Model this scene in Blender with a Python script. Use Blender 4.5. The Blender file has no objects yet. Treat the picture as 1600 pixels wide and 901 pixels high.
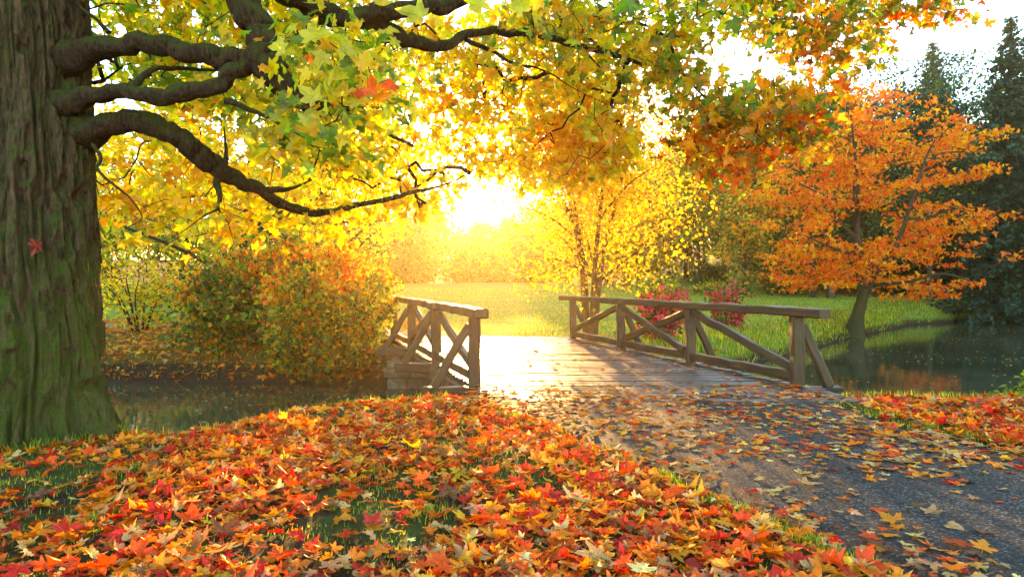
import bpy, bmesh, math, random
import numpy as np
from mathutils import Vector, Matrix

rng = np.random.default_rng(11)
random.seed(11)
F, H, HY = 1067.0, 1.45, 440.0          # focal length in photo pixels, eye height, horizon row
SC = bpy.context.scene
COL = SC.collection
R = math.radians
SUN_EL, SUN_AZ = 7.2, -2.0
WATER = -0.9

def P(px, py, Y):
    return np.array([(px - 800) / F * Y, Y, H + (HY - py) / F * Y])

# ------------------------------------------------------------------ noise
_tab = rng.random((256, 256))
def vnoise(x, y, px=None):
    x = np.asarray(x, float); y = np.asarray(y, float)
    xi = np.floor(x).astype(int); yi = np.floor(y).astype(int)
    fx = x - xi; fy = y - yi
    fx = fx * fx * (3 - 2 * fx); fy = fy * fy * (3 - 2 * fy)
    def g(i, j):
        if px: i = np.mod(i, px)
        return _tab[np.mod(i, 256), np.mod(j, 256)]
    return (g(xi, yi) * (1 - fx) + g(xi + 1, yi) * fx) * (1 - fy) + (g(xi, yi + 1) * (1 - fx) + g(xi + 1, yi + 1) * fx) * fy
def fbm(x, y, o=3):
    s = 0; a = .5
    for i in range(o):
        s = s + a * vnoise(x * 2 ** i + 17 * i, y * 2 ** i + 31 * i); a *= .5
    return s / (1 - .5 ** o)
def sstep(a, b, x):
    t = np.clip((x - a) / (b - a), 0, 1); return t * t * (3 - 2 * t)

# ------------------------------------------------------------------ object helpers
WM = {}
def link(o, parent=None, world=None):
    COL.objects.link(o)
    world = world or Matrix.Identity(4)
    WM[o.name] = world
    if parent is not None:
        o.parent = parent
        o.matrix_basis = WM[parent.name].inverted() @ world
    else:
        o.matrix_basis = world
    return o
def tag(o, label=None, cat=None, group=None, kind=None):
    if label: o['label'] = label
    if cat: o['category'] = cat
    if group: o['group'] = group
    if kind: o['kind'] = kind
    return o
def thing(name, label, cat, loc, group=None):
    o = bpy.data.objects.new(name, None); o.empty_display_size = .2
    link(o, None, Matrix.Translation(Vector(loc)))
    return tag(o, label, cat, group)
def mesh_np(name, V, Fs, mat, parent=None, cols=None, smooth=False, origin=None):
    """V (n,3) world coordinates, Fs a list of (m,k) index arrays; cols per face"""
    V = np.asarray(V, np.float32)
    if origin is None:
        origin = WM[parent.name].translation if parent is not None else Vector((0, 0, 0))
    V = V - np.array(origin, np.float32)
    if not isinstance(Fs, list): Fs = [Fs]
    me = bpy.data.meshes.new(name)
    me.vertices.add(len(V)); me.vertices.foreach_set('co', V.ravel())
    loops = np.concatenate([f.ravel() for f in Fs]).astype(np.int32)
    tot = np.concatenate([np.full(len(f), f.shape[1], np.int32) for f in Fs])
    st = np.concatenate([[0], np.cumsum(tot)[:-1]]).astype(np.int32)
    me.loops.add(len(loops)); me.loops.foreach_set('vertex_index', loops)
    me.polygons.add(len(tot)); me.polygons.foreach_set('loop_start', st)
    me.polygons.foreach_set('use_smooth', np.full(len(tot), smooth, bool))
    if cols is not None:
        at = me.attributes.new('Col', 'FLOAT_COLOR', 'FACE')
        c = np.ones((len(tot), 4), np.float32); c[:, :3] = cols
        at.data.foreach_set('color', c.ravel())
    me.update(calc_edges=True)
    me.materials.append(mat)
    o = bpy.data.objects.new(name, me)
    return link(o, parent, Matrix.Translation(Vector(origin)))

# ------------------------------------------------------------------ materials
class NT:
    def __init__(s, name):
        s.m = bpy.data.materials.new(name); s.m.use_nodes = True
        s.t = s.m.node_tree; s.t.nodes.clear()
        s.out = s.n('ShaderNodeOutputMaterial')
    def n(s, typ, **kw):
        nd = s.t.nodes.new(typ)
        for k, v in kw.items():
            if k in nd.inputs.keys() if isinstance(k, str) else False: nd.inputs[k].default_value = v
            else: setattr(nd, k, v)
        return nd
    def l(s, a, b): s.t.links.new(a, b)
    def coord(s, kind='Object', scale=(1, 1, 1)):
        tc = s.n('ShaderNodeTexCoord'); mp = s.n('ShaderNodeMapping'); mp.inputs['Scale'].default_value = scale
        s.l(tc.outputs[kind], mp.inputs['Vector']); return mp.outputs['Vector']
    def pos(s, scale=(1, 1, 1)):
        g = s.n('ShaderNodeNewGeometry'); mp = s.n('ShaderNodeMapping'); mp.inputs['Scale'].default_value = scale
        s.l(g.outputs['Position'], mp.inputs['Vector']); return mp.outputs['Vector']
    def noise(s, vec, scale, detail=4, rough=.6, dist=0):
        nd = s.n('ShaderNodeTexNoise'); nd.inputs['Scale'].default_value = scale; nd.inputs['Detail'].default_value = detail
        nd.inputs['Roughness'].default_value = rough; nd.inputs['Distortion'].default_value = dist
        if vec is not None: s.l(vec, nd.inputs['Vector'])
        return nd.outputs['Fac']
    def ramp(s, fac, stops):
        nd = s.n('ShaderNodeValToRGB'); e = nd.color_ramp.elements
        while len(e) < len(stops): e.new(.5)
        for i, (p, c) in enumerate(stops):
            e[i].position = p; e[i].color = (*c, 1) if len(c) == 3 else c
        s.l(fac, nd.inputs['Fac']); return nd.outputs['Color']
    def mix(s, fac, a, b, mode='MIX'):
        nd = s.n('ShaderNodeMix'); nd.data_type = 'RGBA'; nd.blend_type = mode
        for v, k in ((fac, 0), (a, 6), (b, 7)):
            if isinstance(v, (int, float)): nd.inputs[k].default_value = v
            elif isinstance(v, tuple): nd.inputs[k].default_value = (*v, 1)
            else: s.l(v, nd.inputs[k])
        return nd.outputs[2]
    def math(s, op, a, b=0.0, clamp=False):
        nd = s.n('ShaderNodeMath'); nd.operation = op; nd.use_clamp = clamp
        for v, k in ((a, 0), (b, 1)):
            if isinstance(v, (int, float)): nd.inputs[k].default_value = v
            else: s.l(v, nd.inputs[k])
        return nd.outputs[0]
    def bump(s, h, strength, dist=.02):
        nd = s.n('ShaderNodeBump'); nd.inputs['Strength'].default_value = strength; nd.inputs['Distance'].default_value = dist
        s.l(h, nd.inputs['Height']); return nd.outputs['Normal']
    def bsdf(s, color, rough=.7, normal=None, spec=.3):
        b = s.n('ShaderNodeBsdfPrincipled')
        if isinstance(color, tuple): b.inputs['Base Color'].default_value = (*color, 1)
        else: s.l(color, b.inputs['Base Color'])
        if isinstance(rough, float): b.inputs['Roughness'].default_value = rough
        else: s.l(rough, b.inputs['Roughness'])
        b.inputs['Specular IOR Level'].default_value = spec
        if normal is not None: s.l(normal, b.inputs['Normal'])
        s.l(b.outputs[0], s.out.inputs['Surface']); return b

def leaf_mat(name, source='attr', trans=.5, blotch=30, gloss=.06, boost=1.5):
    k = NT(name)
    if source == 'attr':
        a = k.n('ShaderNodeAttribute'); a.attribute_name = 'Col'; c = a.outputs['Color']
    else:
        a = k.n('ShaderNodeObjectInfo'); c = a.outputs['Color']
    if blotch:
        f = k.noise(k.coord('Object'), blotch, 3, .6)
        c = k.mix(1.0, c, k.ramp(f, [(.3, (.5, .42, .34)), (.5, (1, 1, 1)), (.75, (1.2, 1.2, 1.05))]), 'MULTIPLY')
    d = k.n('ShaderNodeBsdfDiffuse'); k.l(c, d.inputs['Color'])
    hs = k.n('ShaderNodeHueSaturation'); hs.inputs['Saturation'].default_value = 1.12; hs.inputs['Value'].default_value = boost
    k.l(c, hs.inputs['Color'])
    cl = k.mix(1.0, hs.outputs['Color'], (.97, .97, .97), 'DARKEN')
    t = k.n('ShaderNodeBsdfTranslucent'); k.l(cl, t.inputs['Color'])
    m = k.n('ShaderNodeMixShader'); m.inputs[0].default_value = trans
    k.l(d.outputs[0], m.inputs[1]); k.l(t.outputs[0], m.inputs[2])
    g = k.n('ShaderNodeBsdfGlossy'); g.inputs['Roughness'].default_value = .38
    m2 = k.n('ShaderNodeMixShader'); m2.inputs[0].default_value = gloss
    k.l(m.outputs[0], m2.inputs[1]); k.l(g.outputs[0], m2.inputs[2])
    k.l(m2.outputs[0], k.out.inputs['Surface'])
    return k.m

M = {}
M['leaf'] = leaf_mat('maple_foliage', trans=.62, blotch=9, gloss=.02, boost=2.0)
M['leaf_far'] = leaf_mat('distant_foliage', trans=.3, blotch=0, gloss=.01, boost=1.2)
M['fallen'] = leaf_mat('fallen_leaf', 'object', trans=.3, blotch=18, gloss=.025, boost=1.3)
M['litter'] = leaf_mat('leaf_litter', 'attr', trans=.3, blotch=18, gloss=.025, boost=1.3)
M['grass'] = leaf_mat('grass_blades', 'attr', trans=.55, blotch=0, gloss=.01, boost=1.9)

def bark_mat(name, dark, light, moss, moss_amt, scale=6):
    k = NT(name)
    v = k.pos((1, 1, .25))
    f = k.noise(v, scale * 4, 6, .65, .6)
    c = k.ramp(f, [(.3, dark), (.52, tuple(.5 * (a + b) for a, b in zip(dark, light))), (.72, light)])
    if moss_amt > 0:
        g = k.n('ShaderNodeNewGeometry'); sp = k.n('ShaderNodeSeparateXYZ'); k.l(g.outputs['Normal'], sp.inputs[0])
        sz = k.n('ShaderNodeSeparateXYZ'); k.l(g.outputs['Position'], sz.inputs[0])
        low = k.math('MULTIPLY_ADD', sz.outputs['Z'], -.26); low.node.inputs[2].default_value = .52
        low = k.math('MAXIMUM', low, 0.0)
        up = k.math('MULTIPLY', sp.outputs['Z'], .55)
        n2 = k.noise(k.pos(), 3.5, 5, .7)
        s = k.math('ADD', k.math('ADD', up, low), k.math('SUBTRACT', n2, .52 - moss_amt))
        s = k.math('MULTIPLY', s, 3.2, True)
        fine = k.noise(k.pos(), 60, 4, .7)
        mc = k.ramp(fine, [(.3, tuple(.45 * a for a in moss)), (.7, moss)])
        mot = k.ramp(k.noise(k.pos((1, 1, .5)), 11, 5, .75), [(.36, (.25, .25, .25)), (.58, (.9, .9, .9))])
        c = k.mix(k.math('MULTIPLY', s, mot), c, mc)
    h = k.math('ADD', f, k.math('MULTIPLY', k.noise(k.pos(), 45, 4, .7), .5))
    k.bsdf(c, .9, k.bump(h, 1.0, .06), .12)
    return k.m
M['bark'] = bark_mat('old_maple_bark', (.016, .010, .007), (.175, .12, .068), (.075, .135, .014), .06)
M['bark_limb'] = bark_mat('limb_bark', (.008, .006, .004), (.105, .067, .04), (.085, .11, .018), .07, 10)
M['twig'] = bark_mat('twig_bark', (.015, .009, .006), (.06, .038, .022), (0, 0, 0), 0)
M['bark_far'] = bark_mat('woodland_bark', (.03, .022, .016), (.13, .095, .065), (.06, .08, .02), .05)
M['bark_birch'] = bark_mat('slender_stem_bark', (.08, .045, .02), (.25, .15, .07), (0, 0, 0), 0)

def ground_mat():
    k = NT('ground')
    pos = k.pos(); sp = k.n('ShaderNodeSeparateXYZ'); k.l(pos, sp.inputs[0])
    n1 = k.noise(pos, 1.3, 5, .65); n2 = k.noise(pos, 14, 5, .7); n3 = k.noise(pos, 90, 3, .7); n4 = k.noise(pos, .12, 3, .5)
    near = k.ramp(n1, [(.33, (.035, .022, .012)), (.45, (.055, .045, .016)), (.52, (.045, .085, .015)), (.75, (.075, .14, .02))])
    near = k.mix(1.0, near, k.ramp(n3, [(.3, (.45, .45, .45)), (.7, (1.4, 1.4, 1.4))]), 'MULTIPLY')
    lawn = k.ramp(n2, [(.25, (.11, .18, .02)), (.5, (.21, .30, .03)), (.75, (.33, .40, .05))])
    lawn = k.mix(k.ramp(n1, [(.52, (0, 0, 0)), (.72, (.6, .6, .6))]), lawn, (.26, .20, .05))
    lawn = k.mix(k.ramp(n4, [(.45, (0, 0, 0)), (.65, (.45, .45, .45))]), lawn, (.16, .24, .03))
    # woodland floor on the rising ground: russet leaf carpet
    floor = k.ramp(n2, [(.3, (.10, .042, .016)), (.55, (.22, .095, .03)), (.75, (.30, .16, .05))])
    at = k.n('ShaderNodeAttribute'); at.attribute_name = 'zone'
    sz = k.n('ShaderNodeSeparateColor'); k.l(at.outputs['Color'], sz.inputs[0])
    wob = k.math('MULTIPLY', k.math('SUBTRACT', n2, .5), .5)
    def soft(o): return k.math('MULTIPLY_ADD', k.math('ADD', o, wob), 3.0, True)
    def msk(o):
        m = k.math('MULTIPLY_ADD', k.math('ADD', o, wob), 3.0, True); m.node.inputs[2].default_value = -1.0; return m
    c = k.mix(msk(sz.outputs[0]), near, lawn)
    c = k.mix(msk(sz.outputs[1]), c, floor)
    mud = k.ramp(n2, [(.3, (.018, .012, .008)), (.7, (.06, .04, .024))])
    c = k.mix(msk(sz.outputs[2]), c, mud)
    h = k.math('ADD', n2, k.math('MULTIPLY', n3, .6))
    k.bsdf(c, .9, k.bump(h, .9, .05), .15)
    return k.m
M['ground'] = ground_mat()

def path_mat():
    k = NT('path'); pos = k.pos()
    vo = k.n('ShaderNodeTexVoronoi'); vo.inputs['Scale'].default_value = 75; k.l(pos, vo.inputs['Vector'])
    sp = k.n('ShaderNodeSeparateColor'); k.l(vo.outputs['Color'], sp.inputs[0])
    c = k.ramp(sp.outputs[0], [(0, (.020, .020, .020)), (.6, (.048, .047, .046)), (.9, (.11, .105, .10)), (1, (.24, .23, .22))])
    n1 = k.noise(pos, 1.1, 5, .65)
    c = k.mix(1.0, c, k.ramp(n1, [(.3, (.5, .5, .5)), (.5, (1.0, .98, .95)), (.75, (1.7, 1.55, 1.35))]), 'MULTIPLY')
    r = k.ramp(n1, [(.3, (.5, .5, .5)), (.7, (.85, .85, .85))])
    h = k.math('SUBTRACT', k.noise(pos, 200, 3, .7), k.math('MULTIPLY', vo.outputs['Distance'], .6))
    k.bsdf(c, r, k.bump(h, .9, .014), .1)
    return k.m
M['path'] = path_mat()

def wood_mat(name, a, b, wet=.3, green=.0):
    k = NT(name)
    oi = k.n('ShaderNodeObjectInfo')
    tc = k.n('ShaderNodeTexCoord'); add = k.n('ShaderNodeVectorMath'); add.operation = 'ADD'
    k.l(tc.outputs['Object'], add.inputs[0])
    cmb = k.n('ShaderNodeCombineXYZ'); rr = k.math('MULTIPLY', oi.outputs['Random'], 40.0)
    for i in range(3): k.l(rr, cmb.inputs[i])
    k.l(cmb.outputs[0], add.inputs[1])
    mp = k.n('ShaderNodeMapping'); mp.inputs['Scale'].default_value = (.9, 11, 11); k.l(add.outputs[0], mp.inputs['Vector'])
    g = k.noise(mp.outputs[0], 2.6, 8, .7, .5)
    big = k.noise(add.outputs[0], 2.2, 4, .6)
    c = k.ramp(g, [(.28, tuple(.5 * x for x in a)), (.5, a), (.72, b)])
    c = k.mix(1.0, c, k.ramp(big, [(.3, (.6, .58, .55)), (.7, (1.15, 1.12, 1.1))]), 'MULTIPLY')
    if green:
        ge = k.n('ShaderNodeNewGeometry'); s3 = k.n('ShaderNodeSeparateXYZ'); k.l(ge.outputs['Normal'], s3.inputs[0])
        mm = k.math('MULTIPLY', k.math('ADD', k.math('MULTIPLY', s3.outputs['Z'], .25), k.math('SUBTRACT', big, .45)), green * 3, True)
        c = k.mix(mm, c, (.11, .12, .03))
    rg = k.ramp(big, [(.35, (wet,) * 3), (.7, (min(1, wet + .35),) * 3)])
    k.bsdf(c, rg, k.bump(g, .5, .01), .45)
    return k.m
M['rail'] = wood_mat('weathered_rail_wood', (.044, .024, .012), (.10, .06, .031), .38, .3)
M['deck'] = wood_mat('wet_deck_planks', (.058, .055, .052), (.12, .115, .11), .26)
M['log'] = wood_mat('grey_weathered_log', (.13, .13, .12), (.27, .27, .25), .6, .2)

def stone_mat():
    k = NT('abutment_stone'); pos = k.pos()
    at = k.n('ShaderNodeAttribute'); at.attribute_name = 'Col'
    n = k.noise(pos, 9, 6, .7); n2 = k.noise(pos, 2.2, 4, .6)
    c = k.mix(1.0, at.outputs['Color'], k.ramp(n, [(.25, (.45, .43, .4)), (.7, (1.3, 1.27, 1.2))]), 'MULTIPLY')
    c = k.mix(k.ramp(n2, [(.45, (0, 0, 0)), (.65, (.7, .7, .7))]), c, (.055, .07, .018))
    k.bsdf(c, .85, k.bump(n, .7, .04), .2)
    return k.m
M['stone'] = stone_mat()

def water_mat():
    k = NT('water'); pos = k.pos()
    a = k.noise(pos, 2.2, 3, .5); b = k.noise(pos, 9, 3, .5)
    h = k.math('ADD', a, k.math('MULTIPLY', b, .25))
    n = k.noise(pos, .35, 3, .6)
    c = k.ramp(n, [(.35, (.028, .036, .018)), (.65, (.058, .070, .036))])
    p = k.bsdf(c, .04, k.bump(h, .06, .06), .5); p.inputs['IOR'].default_value = 1.333
    return k.m
M['water'] = water_mat()

# ------------------------------------------------------------------ leaf templates (unit length, base at origin, tip +y)
def sym(half, centre, fold, curl, tip, stem=True, seed=0, wav=.03):
    rr = np.random.default_rng(seed)
    pts = [half[0]] + half[1:-1] + [half[-1]] + [(-x, y) for x, y in reversed(half[1:-1])]
    pts = np.array(pts) * np.array([rr.uniform(.85, 1.05), 1]) * np.exp(rr.normal(0, .05, (len(pts), 1))) + rr.normal(0, .014, (len(pts), 2))
    sk_ = rr.normal(0, .12); pts[:, 0] += sk_ * pts[:, 1]
    V = np.zeros((len(pts) + 1, 3)); V[1:, :2] = pts; V[0, :2] = centre
    x, y = V[:, 0], V[:, 1]
    rad2 = x ** 2 + (y - centre[1]) ** 2
    V[:, 2] = fold * np.abs(x) + curl * rad2 + tip * np.clip(y - .3, 0, 1) ** 2 + rr.normal(0, wav * .5, len(V)) + wav * np.sin(3.1 * np.arctan2(x, y - .25) + rr.uniform(0, 6)) * np.sqrt(rad2) * 1.6 + rr.normal(0, .25) * x * np.abs(x)
    V[0, 2] = 0
    n = len(pts)
    T = [(0, 1 + i, 1 + (i + 1) % n) for i in range(n)]
    if stem:
        k = len(V)
        V = np.vstack([V, [(.018, 0, .0), (-.018, 0, .0), (.06 + rr.normal(0, .08), -.62, .1)]])
        T.append((k, k + 1, k + 2))
    V[:, 1] -= .3
    return V.astype(np.float32), np.array(T, np.int32)
HALF_HI = [(0, 0), (.13, -.07), (.30, -.13), (.43, -.12), (.37, -.01), (.30, .07), (.44, .12), (.56, .22), (.68, .36), (.56, .38), (.46, .42), (.33, .37), (.21, .36), (.22, .50), (.29, .63), (.20, .66), (.13, .80), (0, 1.0)]
HALF_MID = [(0, 0), (.2, -.1), (.43, -.1), (.31, .08), (.50, .16), (.66, .36), (.45, .41), (.25, .37), (.28, .62), (.15, .76), (0, 1.0)]
HALF_LO = [(0, 0), (.5, .25), (.18, .45), (0, 1.0)]
HI = [sym(HALF_HI, (0, .25), f, c, t, True, i, w) for i, (f, c, t, w) in enumerate([(.15, .1, -.2, .08), (-.1, .45, .1, .1), (.3, -.5, -.3, .1), (-.2, -.35, .5, .12), (.1, .8, .3, .12), (.75, .2, -.1, .1), (.05, 1.1, -.9, .15), (-.5, .2, .2, .12), (1.1, -.3, -.3, .14), (.2, -.9, .9, .16)])]
MID = [sym(HALF_MID, (0, .25), f, c, t, False, i + 20) for i, (f, c, t) in enumerate([(.15, -.3, -.3), (-.15, -.4, -.2), (.3, .1, -.4), (-.1, .5, .3), (.4, -.6, -.2)])]
LO = [sym(HALF_LO, (0, .3), .2, -.3, -.2, False, 40)]
OVAL = [sym([(0, 0), (.26, .35), (.2, .7), (0, 1.0)], (0, .45), .25, -.2, -.25, False, 50)]
BIT = [(np.array([(0, -.5, 0), (.38, 0, .08), (0, .5, 0), (-.38, 0, .08)], np.float32), np.array([(0, 1, 2), (0, 2, 3)], np.int32))]
BLADE = [(np.array([(-.05, 0, 0), (.05, 0, 0), (.035, .1, .55), (-.02, .1, .55), (.0, .32, 1.0)], np.float32), np.array([(0, 1, 2), (0, 2, 3), (3, 2, 4)], np.int32))]

def frames(N, spin=None):
    N = N / (np.linalg.norm(N, axis=1, keepdims=True) + 1e-9)
    a = np.where(np.abs(N[:, 2:3]) < .9, np.array([[0, 0, 1.]]), np.array([[1., 0, 0]]))
    t = np.cross(a, N); t /= np.linalg.norm(t, axis=1, keepdims=True) + 1e-9
    b = np.cross(N, t)
    if spin is None: spin = rng.uniform(0, 2 * np.pi, len(N))
    c, s = np.cos(spin)[:, None], np.sin(spin)[:, None]
    return np.stack([c * t + s * b, -s * t + c * b, N], axis=2)
def leaf_arrays(C, S, N, cols, tmpls, spin=None, zs=None):
    n = len(C); Rm = frames(N, spin)
    if zs is not None: Rm[:, :, 2] *= zs[:, None]
    which = rng.integers(0, len(tmpls), n)
    Vs, Fs, Cs = [], [], []; off = 0
    for k, (tv, tf) in enumerate(tmpls):
        ix = np.nonzero(which == k)[0]
        if len(ix) == 0: continue
        v = C[ix][:, None, :] + S[ix][:, None, None] * np.einsum('kj,nij->nki', tv, Rm[ix])
        f = tf[None] + (np.arange(len(ix)) * len(tv))[:, None, None] + off
        Vs.append(v.reshape(-1, 3)); Fs.append(f.reshape(-1, 3)); Cs.append(np.repeat(cols[ix], len(tf), axis=0))
        off += len(ix) * len(tv)
    return np.concatenate(Vs), np.concatenate(Fs), np.concatenate(Cs)
def leaf_obj(name, C, S, N, cols, tmpls, mat, parent=None, spin=None):
    V, Fc, Cc = leaf_arrays(C, S, N, cols, tmpls, spin)
    return mesh_np(name, V, Fc, mat, parent, Cc)
PAL = dict(gold=(.72, .34, .015), yellow=(.76, .47, .03), lime=(.42, .43, .045), green=(.13, .22, .03), dkgreen=(.045, .085, .02),
           orange=(.88, .235, .008), amber=(.84, .31, .012), redor=(.80, .095, .008), red=(.58, .028, .012), tan=(.60, .36, .13), pale=(.74, .47, .17),
           brown=(.24, .10, .035), olive=(.22, .19, .03), spruce=(.028, .062, .045), bluegreen=(.04, .085, .06), crimson=(.52, .04, .11), blaze=(.95, .185, .005), flame=(.95, .31, .01))  # spruce, bluegreen: foliage green with the sky's blue cast put into the colour
def pick(n, spec, jit=.16):
    ks = list(spec); w = np.array([spec[k] for k in ks], float); w /= w.sum()
    base = np.array([PAL[k] for k in ks]); c = base[rng.choice(len(ks), n, p=w)]
    c = c * np.exp(rng.normal(0, jit, (n, 1))) * np.exp(rng.normal(0, jit * .4, (n, 3)))
    return np.clip(c, .004, .9)
def rnorm(n, up=.6, s=1.0):
    v = rng.normal(0, 1, (n, 3)); v /= np.linalg.norm(v, axis=1, keepdims=True)
    v = v * s + np.array([0, 0, up]); return v

# ------------------------------------------------------------------ tubes
def catmull(pts, n):
    p = np.asarray(pts, float); p = np.vstack([2 * p[0] - p[1], p, 2 * p[-1] - p[-2]])
    out = []
    m = len(p) - 3
    for i in range(m):
        t = np.linspace(0, 1, n, endpoint=(i == m - 1))[:, None]
        a, b, c, d = p[i:i + 4]
        out.append(.5 * (2 * b + (c - a) * t + (2 * a - 5 * b + 4 * c - d) * t ** 2 + (3 * b - a - 3 * c + d) * t ** 3))
    return np.vstack(out)
def tube(pts, rad, sides=8, rough=.0, cap=True, seed=0):
    p = np.asarray(pts, float); r = np.asarray(rad, float); n = len(p)
    T = np.gradient(p, axis=0); T /= np.linalg.norm(T, axis=1, keepdims=True) + 1e-9
    u = np.cross(T[0], [0, 0, 1.0])
    if np.linalg.norm(u) < .1: u = np.cross(T[0], [1.0, 0, 0])
    u /= np.linalg.norm(u); rings = []
    th = np.linspace(0, 2 * np.pi, sides, endpoint=False)
    for i in range(n):
        u = u - T[i] * (u @ T[i]); u /= np.linalg.norm(u) + 1e-9
        w = np.cross(T[i], u)
        rr = r[i] * np.ones(sides)
        if rough: rr = rr * (1 + rough * (2 * fbm(th / (2 * np.pi) * 8 + seed * 7.3, np.full(sides, i * .35 + seed), 3) - 1))
        rings.append(p[i] + rr[:, None] * (np.cos(th)[:, None] * u + np.sin(th)[:, None] * w))
    V = np.vstack(rings)
    i, j = np.meshgrid(np.arange(n - 1), np.arange(sides), indexing='ij'); j2 = (j + 1) % sides
    Q = np.stack([i * sides + j, i * sides + j2, (i + 1) * sides + j2, (i + 1) * sides + j], -1).reshape(-1, 4)
    fs = [Q]
    if cap:
        V = np.vstack([V, p[-1] + T[-1] * r[-1] * .6])
        k = len(V) - 1; b = (n - 1) * sides
        fs.append(np.array([(b + a, b + (a + 1) % sides, k) for a in range(sides)]))
    return V, fs
def merge(parts):
    Vs, by = [], {}
    off = 0
    for V, fs in parts:
        Vs.append(V)
        for f in fs: by.setdefault(f.shape[1], []).append(f + off)
        off += len(V)
    return np.vstack(Vs), [np.concatenate(v) for v in by.values()]
def frusta(A, B, ra, rb, sides=5):
    D = B - A; D = D / (np.linalg.norm(D, axis=1, keepdims=True) + 1e-9)
    Rm = frames(D, np.zeros(len(D)))
    th = np.linspace(0, 2 * np.pi, sides, endpoint=False)
    circ = np.stack([np.cos(th), np.sin(th), 0 * th], 1)
    ring = np.einsum('kj,nij->nki', circ, Rm)
    V = np.concatenate([A[:, None] + ra[:, None, None] * ring, B[:, None] + rb[:, None, None] * ring], 1)
    j = np.arange(sides); j2 = (j + 1) % sides
    q = np.stack([j, j2, j2 + sides, j + sides], 1)
    Q = q[None] + (np.arange(len(A)) * 2 * sides)[:, None, None]
    return V.reshape(-1, 3), [Q.reshape(-1, 4)]

def network(skel, targets, r_tip=.006, seg=.5, jit=.12, power=.45, rmax=.2):
    """grow a branching twig network from skeleton points out to every target"""
    skel = np.asarray(skel, float); targets = np.asarray(targets, float)
    d0 = np.min(np.linalg.norm(targets[:, None] - skel[None], axis=2), axis=1)
    order = np.argsort(d0)
    cap = len(skel) + len(targets) * 12 + 10
    pos = np.zeros((cap, 3)); par = np.full(cap, -1); dep = np.zeros(cap)
    n = len(skel); pos[:n] = skel; leaf = []
    for ti in order:
        t = targets[ti]
        dv = np.linalg.norm(pos[:n] - t, axis=1)
        i = int(np.argmin(dv + .12 * dep[:n])); d = dv[i]
        m = min(8, int(d / seg)); prev = i
        a = pos[i].copy()
        for s in range(1, m + 1):
            f = s / (m + 1)
            q = a + (t - a) * f + rng.normal(0, jit * seg, 3) + np.array([0, 0, .25 * d * f * (1 - f) * rng.uniform(-.2, 1)])
            if n >= cap - 2: break
            pos[n] = q; par[n] = prev; dep[n] = dep[prev] + d / (m + 1); prev = n; n += 1
        pos[n] = t; par[n] = prev; dep[n] = dep[prev] + d / (m + 1); n += 1
    cnt = np.zeros(n)
    kids = np.bincount(par[:n][par[:n] >= 0], minlength=n)
    cnt[kids == 0] = 1
    for k in range(n - 1, len(skel) - 1, -1):
        if par[k] >= 0: cnt[par[k]] += max(cnt[k], 1)
    ix = np.arange(len(skel), n)
    rad = np.clip(r_tip * np.maximum(cnt, 1) ** power, 0, rmax)
    pr = np.where(par[ix] < len(skel), rad[ix] * 1.15, np.minimum(rad[par[ix]], rad[ix] * 1.6))
    return frusta(pos[par[ix]], pos[ix], pr, rad[ix]), pos[ix], pos[par[ix]]

# ------------------------------------------------------------------ ground
NX = np.array([-250, -40, -8, -5.2, -4.3, -3.5, -3.0, -2.6, -2.2, -1.6, -1, 0, 4.2, 6, 10, 20, 60, 250.])
NY = np.array([8, 8.5, 8.2, 7.7, 6.95, 6.45, 6.55, 7.1, 7.7, 8.2, 8.6, 8.8, 8.75, 8.8, 8.7, 8.3, 5, 0.])
FX = np.array([-250, -40, -10, -4, -1, 2, 4.5, 6.5, 10, 13, 15.5, 22, 34.7, 60, 250.])
FY = np.array([15, 15.5, 15.9, 15.9, 16.2, 16.8, 17.4, 19, 23, 27, 30.2, 37.5, 45.5, 53, 60.])
def nearN(x): return np.interp(x, NX, NY) + .12 * (vnoise(np.asarray(x) * 1.3 + 9, np.zeros_like(x)) - .5)
def farF(x): return np.interp(x, FX, FY) + .5 * (vnoise(np.asarray(x) * .8 + 3, np.zeros_like(x)) - .5)
LX = np.array([[-6, 2.6], [2, 2.35], [3.44, 1.93], [3.73, 1.75], [4.13, 1.6], [4.42, 1.43], [5.43, 1.0], [6.58, .5], [7.9, -.15], [8.6, -.5]])
RX = np.array([[-6, 5.2], [2, 4.9], [4.6, 4.6], [5.73, 4.3], [6.45, 4.0], [7.03, 3.85], [7.93, 3.75], [8.6, 4.0]])
def pathL(y): return np.interp(y, LX[:, 0], LX[:, 1])
def pathR(y): return np.interp(y, RX[:, 0], RX[:, 1])
def meadow(y): return np.interp(y, [0, 17, 22, 30, 40, 60, 80, 110, 150, 250], [0, 0, .0, .02, .3, .85, 1.1, 1.35, 4.5, 12.])
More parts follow.
